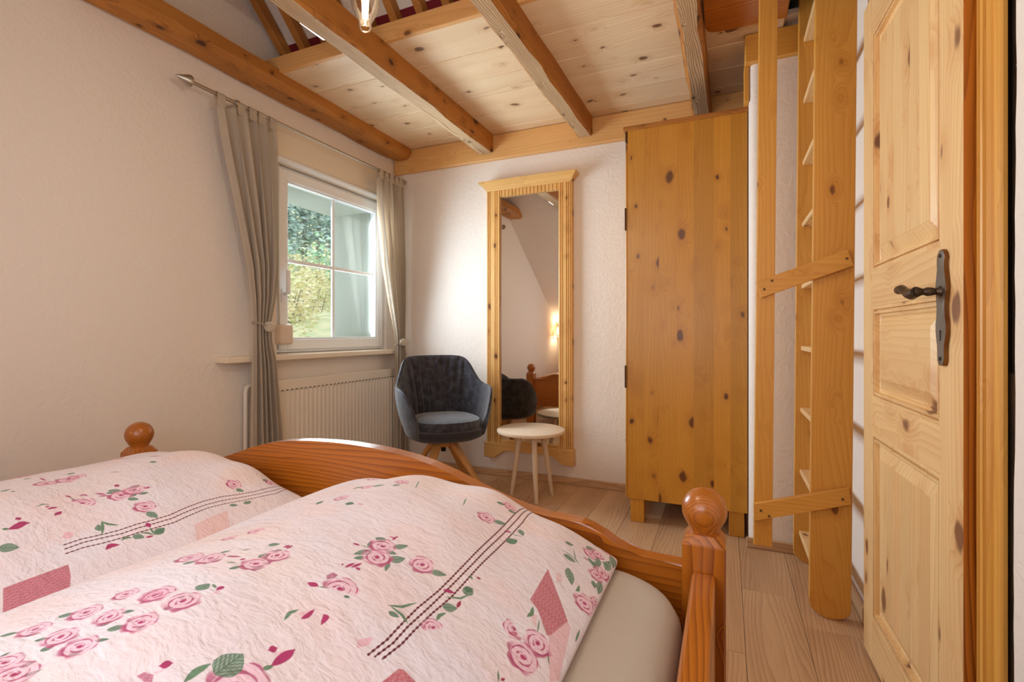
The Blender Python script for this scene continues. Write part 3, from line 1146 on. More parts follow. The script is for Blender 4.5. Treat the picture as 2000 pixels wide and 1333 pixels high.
zb0, zb1 = 0.134, 0.238
x0, x1 = -1.562, -0.911
pts = [(x0, zb0), (x0 + 0.08, zb0), (x0 + 0.086, zb0 + 0.012), (x0 + 0.105, zb0 + 0.022), (x0 + 0.125, zb0 + 0.036), (x0 + 0.150, zb0 + 0.054), (x0 + 0.17, zb0 + 0.056),
       (x1 - 0.17, zb0 + 0.056), (x1 - 0.150, zb0 + 0.054), (x1 - 0.125, zb0 + 0.036), (x1 - 0.105, zb0 + 0.022), (x1 - 0.086, zb0 + 0.012), (x1 - 0.08, zb0), (x1, zb0), (x1, zb1), (x0, zb1)]
prism(b, pts, MF - 0.016, YB - 0.001, lambda u, v, d: (u, d, v), 0.002)
obj('plinth', b, W['mirror_x'], mi)
b = BM()
rot = math.radians(-0.6)
xa, xb = -1.449, -1.016
yc = 3.124
hx = (xb - xa) / 2
xm = (xa + xb) / 2
ysl = math.tan(rot)
hexa(b, [(xa, yc - ysl * hx, 0.258), (xb, yc + ysl * hx, 0.258), (xb, yc + ysl * hx + 0.004, 0.258), (xa, yc - ysl * hx + 0.004, 0.258),
         (xa, yc - ysl * hx, 1.957), (xb, yc + ysl * hx, 1.957), (xb, yc + ysl * hx + 0.004, 1.957), (xa, yc - ysl * hx + 0.004, 1.957)])
obj('mirror_glass', b, MIRROR, mi)

# ------------------------------------------------------------------ wardrobe
wa = thing('wardrobe', 'tall honey-coloured knotty pine wardrobe in the corner beside the ladder', 'wardrobe', (-0.19, 2.89, 0.0))
wx0, wx1, wy, wyb = -0.480, 0.0955, 2.645, 3.10
sp = None
nb = 7
ww = [0.085, 0.075, 0.09, 0.08, 0.095, 0.075, 0.0755]
b = BM()
box(b, wx0, wx1, wy + 0.004, wy + 0.022, 0.125, 2.078)
sp = obj('side_panel', b, W['wardrobe_z'], wa)
xx = wx0
for k in range(nb):
    b = BM()
    box(b, xx, xx + ww[k], wy, wy + 0.0045, 0.125, 2.078)
    obj('board', b, W['wardrobe_z'], sp)
    xx += ww[k]
b = BM()
box(b, wx0, wx1, wyb - 0.02, wyb, 0.125, 2.078)
obj('side_panel', b, W['wardrobe_z'], wa)
b = BM()
box(b, wx1 - 0.01, wx1, wy + 0.022, wyb - 0.02, 0.13, 2.078)
obj('back_panel', b, W['wardrobe_z'], wa)
b = BM()
box(b, wx0, wx1 - 0.01, wy + 0.022, wyb - 0.02, 0.125, 0.145)
obj('bottom_panel', b, W['wardrobe_y'], wa)
b = BM()
box(b, wx0 - 0.025, wx1 + 0.0025, wy - 0.012, wyb + 0.012, 2.078, 2.100, 0.004)  # darker wood below puts the shade on this board into its colour
obj('top_board', b, W['beam_x'], wa, label='top board in a darker brown that stands in for shade')
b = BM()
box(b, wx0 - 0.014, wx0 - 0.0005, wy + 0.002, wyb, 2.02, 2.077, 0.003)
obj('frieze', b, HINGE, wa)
b = BM()
box(b, wx0 - 0.012, wx0 - 0.0005, wy + 0.004, wyb - 0.002, 0.135, 2.015, 0.003)
dr = obj('door', b, W['wardrobe_z'], wa)
for zz in (0.712, 1.55):
    b = BM()
    box(b, wx0 - 0.016, wx0 - 0.011, wy - 0.002, wy + 0.03, zz, zz + 0.118, 0.001)
    tube(b, [(wx0 - 0.011, wy - 0.0035, zz), (wx0 - 0.011, wy - 0.0035, zz + 0.118)], 0.0045, 8)
    obj('hinge', b, HINGE, dr)
for zz, mt in ((1.427, STEEL), (0.41, DARKMETAL)):
    b = BM()
    lathe(b, [(0, -0.022), (0.010, -0.020), (0.013, -0.013), (0.009, -0.006), (0.006, 0.0), (0, 0)], (wx0 - 0.012, 2.76, zz), 14, 'x')
    obj('knob', b, mt, dr, smooth=True)
for (lx, ly) in ((wx0 + 0.013, wy + 0.01), (wx1 - 0.083, wy + 0.01), (wx0 + 0.013, wyb - 0.09), (wx1 - 0.083, wyb - 0.09)):
    b = BM()
    box(b, lx, lx + 0.07, ly, ly + 0.07, 0.0, 0.1255, 0.003)
    obj('foot', b, W['wardrobe_z'], wa)

# ------------------------------------------------------------------ loft ladder
la = thing('loft_ladder', 'wooden loft ladder of two wide boards with slanting cross braces and a handrail', 'ladder', (0.33, 2.25, 0.0))
LEAN = 0.0085


def lx(x, z):
    return x + LEAN * z


def stringer(y0, y1):
    b = BM()
    pts = [(0.274, 0.030), (0.300, 0.008), (0.322, 0.0), (0.345, 0.0), (0.372, 0.006), (0.392, 0.022), (0.396, 0.04), (0.396, 2.95), (0.272, 2.95), (0.272, 0.05)]
    prism(b, [(lx(u, v), v) for u, v in pts], y0, y1, lambda u, v, d: (u, d, v), 0.004)
    return b


obj('stringer', stringer(2.020, 2.052), W['lath_z'], la)
obj('stringer', stringer(2.468, 2.500), W['lath_z'], la)
for k in range(9):
    z = 0.141 + 0.2685 * k
    b = BM()
    x0 = lx(0.291, z)
    hexa(b, [(x0, 2.051, z - 0.020), (x0 + 0.095, 2.051, z - 0.020), (x0 + 0.095, 2.469, z - 0.020), (x0, 2.469, z - 0.020),
             (x0, 2.051, z), (x0 + 0.095, 2.051, z), (x0 + 0.095, 2.469, z), (x0, 2.469, z)], 0.003)
    obj('tread', b, W['door_y'], la)
b = BM()
prism(b, [(0.093, 0.222), (0.154, 0.222), (lx(0.154, 2.3), 2.36), (lx(0.093, 2.3), 2.36)], 2.012, 2.040, lambda u, v, d: (u, d, v), 0.004)
obj('handrail', b, W['lath_z'], la)
for pts, scr in (([(0.100, 1.188), (0.118, 1.130), (0.398, 1.231), (0.380, 1.289)], [(0.152, 1.190), (0.127, 1.160), (0.378, 1.256)]),
                 ([(0.0925, 0.379), (0.0925, 0.316), (0.391, 0.417), (0.385, 0.475)], [(0.116, 0.358), (0.142, 0.342), (0.366, 0.433)])):
    b = BM()
    prism(b, pts, 1.992, 2.0125, lambda u, v, d: (u, d, v), 0.002)
    br = obj('brace', b, W['lath_x'], la)
    for sx_, sz_ in scr:
        b = BM()
        lathe(b, [(0, -0.0015), (0.0022, -0.0015), (0.0030, -0.0005), (0.0045, -0.0014), (0.0048, 0.001), (0, 0.001)], (sx_, 1.992, sz_), 10, 'y')
        obj('screw', b, SCREW, br)

# ------------------------------------------------------------------ door in the right wall
do = thing('door_1', kind='structure', loc=(0.42, 1.55, 0.0))
D0 = Vector((0.4005, 1.876, 0))
DA = Vector((0.0203, -1.0, 0)).normalized()      # along the leaf towards the camera
DN = Vector((-1.0, -0.0203, 0)).normalized()     # out of the leaf into the room
DL = 0.675


def dp(s, t, z):
    p = D0 + DA * s + DN * t
    return (p.x, p.y, z)


def dbox(bm, s0, s1, t0, t1, z0, z1, bev=0.0):
    hexa(bm, [dp(s0, t0, z0), dp(s1, t0, z0), dp(s1, t1, z0), dp(s0, t1, z0), dp(s0, t0, z1), dp(s1, t0, z1), dp(s1, t1, z1), dp(s0, t1, z1)], bev)


DT = 2.02
s1_, s2_ = 0.088, 0.572          # panel opening
b = BM()
dbox(b, 0.0, s1_, -0.020, 0.0, 0.010, DT, 0.002)
obj('stile', b, W['door_z'], do)
b = BM()
dbox(b, s2_, DL - 0.0012, -0.020, 0.0, 0.010, DT, 0.0015)
obj('stile', b, W['door_z'], do)
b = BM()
dbox(b, DL - 0.0012, DL, -0.024, -0.0006, 0.010, DT)  # same leaf, given more orange wood to carry the shade on its edge
obj('shaded_edge', b, W['bed_z'], do, label='edge of the door leaf, its shade put into a darker orange')
for z0, z1 in ((0.010, 0.145), (0.702, 0.805), (1.080, 1.186), (1.90, DT)):
    b = BM()
    dbox(b, s1_ + 0.0006, s2_ - 0.0006, -0.020, -0.0004, z0, z1, 0.0012)
    obj('rail', b, W['door_y'], do)


def panel(z0, z1, mat, beads):
    loops = [(0.0, -0.002), (0.004, -0.001), (0.009, -0.001), (0.0100, -0.010), (0.0145, -0.010), (0.0155, -0.002), (0.021, -0.002), (0.0220, -0.013), (0.027, -0.013), (0.030, -0.012),
             (0.034, -0.015), (0.064, -0.004)]
    b = BM()
    rings = []
    for i_, t_ in loops:
        rings.append([b.verts.new(dp(s1_ + i_, t_, z0 + i_)), b.verts.new(dp(s2_ - i_, t_, z0 + i_)), b.verts.new(dp(s2_ - i_, t_, z1 - i_)), b.verts.new(dp(s1_ + i_, t_, z1 - i_))])
    for a, c in zip(rings, rings[1:]):
        for k in range(4):
            b.faces.new((a[k], a[(k + 1) % 4], c[(k + 1) % 4], c[k]))
    b.faces.new(rings[-1])
    pan = obj('panel', b, mat, do)
    if beads:                      # glued staves of the raised field
        n_ = 6
        sa_, sb_ = s1_ + 0.066, s2_ - 0.066
        for k in range(n_):
            b = BM()
            u0 = sa_ + (sb_ - sa_) * k / n_
            u1 = sa_ + (sb_ - sa_) * (k + 1) / n_
            dbox(b, u0 + 0.0003, u1 - 0.0003, -0.006, -0.0030, z0 + 0.066, z1 - 0.066, 0.0004)
            obj('stave', b, mat, pan)


panel(0.145, 0.702, W['door_z'], True)
panel(0.805, 1.080, W['door_y'], False)
panel(1.186, 1.90, W['door_z'], True)
b = BM()
dbox(b, 0.012, DL - 0.014, -0.034, -0.0201, 0.010, DT - 0.01)
obj('leaf_core', b, W['bed_z'], do)
# lock plate with a wavy outline, lever handle
hz0, hz1, hs = 0.934, 1.173, 0.596
b = BM()
zz = np.linspace(0, 1, 41)
hwid = np.interp(zz, [0, 0.03, 0.08, 0.16, 0.22, 0.28, 0.36, 0.45, 0.55, 0.66, 0.74, 0.82, 0.88, 0.93, 0.97, 1.0],
                 [0.006, 0.011, 0.012, 0.0115, 0.015, 0.018, 0.018, 0.014, 0.0145, 0.019, 0.0165, 0.013, 0.0125, 0.0145, 0.011, 0.004]) * 1.35
pts = [(hs + w_, hz0 + (hz1 - hz0) * t_) for t_, w_ in zip(zz, hwid)] + [(hs - w_, hz0 + (hz1 - hz0) * t_) for t_, w_ in list(zip(zz, hwid))[::-1]]
prism(b, pts, 0.0, 0.008, lambda u, v, d: dp(u, d, v), 0.0012)
lp = obj('lock_plate', b, PLATE, do, smooth=True)
lp.data.materials.append(BRASS)
for p in lp.data.polygons:
    if abs(p.normal.x) < 0.8:
        p.material_index = 1
b = BM()
dbox(b, hs - 0.0022, hs + 0.0022, 0.0076, 0.0087, 0.985, 1.003)
bmesh.ops.create_circle(b, cap_ends=True, radius=0.0042, segments=14, matrix=Matrix.Translation(dp(hs, 0.0087, 1.003)) @ Matrix.Rotation(PI / 2, 4, 'Y'))
obj('keyhole', b, BLACK, lp)
for zs in (0.948, 1.160):
    b = BM()
    c0, c1 = dp(hs, 0.007, zs), dp(hs, 0.0105, zs)
    tube(b, [c0, c1], 0.0038, 10)
    obj('screw', b, DARKMETAL, lp)
b = BM()
hzc = 1.087
tube(b, [dp(hs, 0.003, hzc), dp(hs, 0.008, hzc), dp(hs, 0.0085, hzc), dp(hs, 0.016, hzc), dp(hs, 0.022, hzc), dp(hs, 0.030, hzc), dp(hs, 0.037, hzc), dp(hs, 0.041, hzc), dp(hs, 0.048, hzc), dp(hs, 0.053, hzc)],
     [0.0125, 0.0125, 0.0105, 0.0065, 0.0085, 0.0095, 0.0065, 0.0085, 0.0115, 0.0105], 16)
tube(b, [dp(hs + 0.004, 0.050, hzc - 0.001), dp(hs - 0.012, 0.052, hzc - 0.004), dp(hs - 0.030, 0.053, hzc - 0.002), dp(hs - 0.055, 0.052, hzc + 0.007), dp(hs - 0.080, 0.050, hzc + 0.013), dp(hs - 0.100, 0.049, hzc + 0.012), dp(hs - 0.112, 0.048, hzc + 0.009)],
     [0.0105, 0.0115, 0.0095, 0.0085, 0.0095, 0.0100, 0.004], 16)
obj('lever_handle', b, DARKMETAL, do, smooth=True)
for zz in (1.82, 0.21):
    b = BM()
    c0 = D0 + DA * (-0.011) + DN * (-0.012)
    tube(b, [(c0.x, c0.y, zz), (c0.x, c0.y, zz + 0.085)], 0.0075, 12)
    lathe(b, [(0, 0.085), (0.009, 0.085), (0.009, 0.090), (0, 0.096)], (c0.x, c0.y, zz), 12)
    lathe(b, [(0, -0.010), (0.009, -0.004), (0.009, 0.0), (0, 0.0)], (c0.x, c0.y, zz), 12)
    obj('hinge', b, STEEL, do, smooth=True)


# moulded casing on the near side, jamb and casing on the far side
def casing(y_in, sgn):
    # profile (dy from inner edge outward, dx proud of the wall plane)
    prof = [(0.0, -0.001), (0.0, 0.010), (0.004, 0.0165), (0.013, 0.018), (0.0155, 0.006), (0.0185, 0.0055), (0.021, 0.017), (0.026, 0.0195), (0.031, 0.018), (0.0330, 0.008),
            (0.0350, 0.017), (0.039, 0.0185), (0.0410, 0.009), (0.0435, 0.0175), (0.047, 0.0185), (0.050, 0.014), (0.0515, 0.010), (0.070, 0.008), (0.072, 0.005), (0.072, -0.001)]
    b = BM()
    prism(b, [(y_in - sgn * dy, XR - dx) for dy, dx in prof], 0.0, 2.12, lambda u, v, d: (v, u, d))
    return b


obj('casing', casing(1.199, 1), W['lath_z'], do)
obj('casing', casing(1.885, -1), W['lath_z'], do)

# ------------------------------------------------------------------ bed
be = thing('double_bed', 'reddish pine double bed with ball-topped posts and a curved footboard', 'bed', (-1.04, 0.05, 0.0))
PW = 0.043
FY, HY = 1.143, -0.98
XRP, XLP = -0.043, -2.037
for (px, py) in ((XRP, FY), (XLP, FY), (XRP, HY), (XLP, HY)):
    ztop = 0.575
    b = BM()
    ch_ = 0.011
    rings = []
    for hw_, z_, cc in ((PW, 0.0, 0.004), (PW, ztop - 0.022, 0.004), (PW - 0.001, ztop - 0.018, 0.009), (PW - 0.010, ztop - 0.002, 0.014), (PW - 0.016, ztop, 0.014)):
        ring = [(-hw_ + cc, -hw_), (hw_ - cc, -hw_), (hw_, -hw_ + cc), (hw_, hw_ - cc), (hw_ - cc, hw_), (-hw_ + cc, hw_), (-hw_, hw_ - cc), (-hw_, -hw_ + cc)]
        rings.append([b.verts.new((px + u, py + v, z_)) for u, v in ring])
    for a, c in zip(rings, rings[1:]):
        for k in range(8):
            b.faces.new((a[k], a[(k + 1) % 8], c[(k + 1) % 8], c[k]))
    b.faces.new(rings[0][::-1])
    b.faces.new(rings[-1])
    po = obj('post', b, W['bed_z'], be)
    b = BM()
    R = 0.0465
    prof = [(0, ztop - 0.004), (0.030, ztop - 0.004), (0.0295, ztop + 0.002)] + [(r, ztop + 0.044 + h) for r, h in sphere_prof(R, 0, 16) if h > -0.032]
    lathe(b, prof, (px, py, 0), 32)
    obj('ball_finial', b, W['bed_x'] if py > 0 else W['bed_z'], po, smooth=True)

foot_prof = [(-0.083, 0.499), (-0.130, 0.498), (-0.172, 0.500), (-0.205, 0.506), (-0.232, 0.518), (-0.260, 0.535), (-0.288, 0.549), (-0.312, 0.556), (-0.345, 0.557), (-0.396, 0.557),
             (-0.438, 0.563), (-0.496, 0.575), (-0.548, 0.590), (-0.622, 0.614), (-0.666, 0.630), (-0.73, 0.648), (-0.79, 0.660), (-0.86, 0.669), (-0.924, 0.674), (-1.00, 0.677), (-1.04, 0.6775)]
full = foot_prof + [(-2.08 - x, z) for x, z in foot_prof[::-1][1:]]
b = BM()
pts = full + [(-1.997, 0.20), (-0.083, 0.20)]
A0 = [b.verts.new((x, 1.124, z)) for x, z in pts]
A1 = [b.verts.new((x, 1.164, z)) for x, z in pts]
n = len(pts)
f0 = b.faces.new(A0)
f1 = b.faces.new(A1[::-1])
for i in range(n):
    j = (i + 1) % n
    b.faces.new((A0[i], A0[j], A1[j], A1[i]))
bmesh.ops.bevel(b, geom=[e for e in set(f0.edges) | set(f1.edges)], offset=0.005, segments=2, affect='EDGES', profile=0.5)
obj('footboard', b, W['bed_x'], be)
for x0, x1 in ((-0.066, -0.020), (-2.060, -2.014)):
    b = BM()
    box(b, x0, x1, HY + PW, 1.1015, 0.22, 0.500, 0.007, 3)
    obj('side_rail', b, W['bed_y'], be)
b = BM()
box(b, XLP + PW, XRP - PW, HY - 0.02, HY + 0.02, 0.20, 0.72, 0.006, 2)
obj('headboard', b, W['bed_x'], be)
b = BM()
box(b, XLP + PW, XRP - PW, HY - 0.05, HY + 0.045, 0.72, 0.745, 0.006, 2)
obj('head_shelf', b, W['bed_x'], be)
b = BM()
box(b, -1.06, -1.02, HY + 0.02, 1.124, 0.16, 0.24)
obj('centre_support', b, W['bed_y'], be)
b = BM()
for k in range(13):
    yy = -0.9 + k * 0.155
    box(b, -2.014, -0.066, yy, yy + 0.07, 0.24, 0.255)
tag(obj('slats', b, W['lath_x'], be), kind='stuff')

# mattress with a fitted terry sheet
b = BM()
mx = []
x0, x1, y0, y1 = -2.008, -0.072, -0.95, 1.112
cr_ = 0.16


def rrect(inset, r):
    o_ = []
    for cx_, cy_, a0 in ((x1 - r, y1 - r, 0), (x0 + r, y1 - r, PI / 2), (x0 + r, y0 + r, PI), (x1 - r, y0 + r, 1.5 * PI)):
        for k in range(11):
            a = a0 + PI / 2 * k / 10
            o_.append((cx_ + (r - inset) * math.cos(a), cy_ + (r - inset) * math.sin(a)))
    return o_


rows = [(0.02, 0.257), (0.004, 0.275), (0.0, 0.31), (0.0, 0.42), (0.004, 0.450), (0.016, 0.470), (0.036, 0.481), (0.07, 0.486), (0.13, 0.488)]
rings = []
for ins, z in rows:
    rings.append([b.verts.new((px, py, z + (0.0025 * math.sin(px * 17 + py * 11) if z > 0.46 else 0))) for px, py in rrect(ins, cr_)])
for a, c in zip(rings, rings[1:]):
    for k in range(len(a)):
        b.faces.new((a[k], a[(k + 1) % len(a)], c[(k + 1) % len(a)], c[k]))
b.faces.new(rings[0][::-1])
b.faces.new(rings[-1])
tag(obj('mattress', b, SHEET, smooth=True), 'beige terry-covered mattress lying in the pine bed frame', 'mattress')


# --- duvets ---------------------------------------------------------------
# DUVET-BEGIN
CROSS = np.array([(-0.985, 0.494), (-1.005, 0.505), (-1.000, 0.530), (-0.965, 0.575), (-0.920, 0.606), (-0.860, 0.634), (-0.79, 0.653), (-0.70, 0.666), (-0.60, 0.664), (-0.50, 0.645),
                  (-0.41, 0.612), (-0.32, 0.571), (-0.255, 0.535), (-0.218, 0.507), (-0.222, 0.494), (-0.245, 0.490)])
LONG = np.array([(-0.38, 0.02), (-0.39, 0.15), (-0.37, 0.45), (-0.31, 0.72), (-0.22, 0.90), (-0.10, 0.98), (0.10, 1.02), (0.35, 1.02), (0.60, 1.0), (0.80, 0.99), (0.92, 0.985), (0.985, 0.96), (1.035, 0.89),
                 (1.074, 0.76), (1.095, 0.54), (1.100, 0.30), (1.096, 0.14), (1.075, 0.05)])


def resample(P_, n_):
    """smooth curve through the rows (Catmull-Rom), even arc length"""
    Q = np.vstack([2 * P_[0] - P_[1], P_, 2 * P_[-1] - P_[-2]])
    out = []
    for i in range(1, len(Q) - 2):
        t = np.linspace(0, 1, 24, endpoint=False)[:, None]
        a, b_, c, d = Q[i - 1], Q[i], Q[i + 1], Q[i + 2]
        out.append(0.5 * ((2 * b_) + (-a + c) * t + (2 * a - 5 * b_ + 4 * c - d) * t ** 2 + (-a + 3 * b_ - 3 * c + d) * t ** 3))
    out = np.vstack(out + [P_[-1:]])
    s = np.concatenate([[0], np.cumsum(np.hypot(*(out[1:] - out[:-1]).T))])
    u = np.linspace(0, s[-1], n_)
    return np.stack([np.interp(u, s, out[:, k]) for k in range(out.shape[1])], 1), s[-1]


LX = resample(CROSS, 50)[1]
LY = resample(LONG * np.array([1, 0.17]), 50)[1]


def duvet_surface(na, nb_, dx, dy, seed, xs=1.0, hs_=1.0):
    cs, _ = resample(CROSS, na)
    ln, _ = resample(LONG * np.array([1, 0.17]), nb_)
    ln = ln / np.array([1, 0.17])
    a = np.linspace(0, 1, na)[:, None]
    b_ = np.linspace(0, 1, nb_)[None, :]
    xc = -0.61
    g = np.clip(ln[None, :, 1], 0, 1.2)
    shrink = 1 - 0.08 * (1 - np.clip(g, 0, 1)) ** 2
    X = xc + (cs[:, None, 0] - xc) * shrink * xs
    Y = ln[None, :, 0] + 0 * X
    Z = 0.490 + (cs[:, None, 1] - 0.490) * g * hs_
    rs = np.random.RandomState(seed)
    top = np.clip((Z - 0.50) / 0.08, 0, 1)
    w = np.zeros_like(X)
    for k in range(7):
        fx, fy = rs.uniform(-16, 16), rs.uniform(6, 20)
        w += np.sin(fx * X + fy * Y + rs.uniform(0, 6.28)) * rs.uniform(0.0008, 0.0022)
    # short folds running in from the far hem and along the ridge
    w += 0.005 * np.exp(-((Y - 1.0) / 0.16) ** 2) * np.sin(34 * X + 3 * Y + seed)
    w += 0.003 * np.exp(-((X + 0.52) / 0.13) ** 2) * np.sin(26 * Y + 9 * X + 1.3 * seed)
    Z = Z + w * top
    # buttoned corner tips droop outwards slightly
    return np.stack([X + dx, Y + dy, Z], 2)
# DUVET-END


PRINT = {}
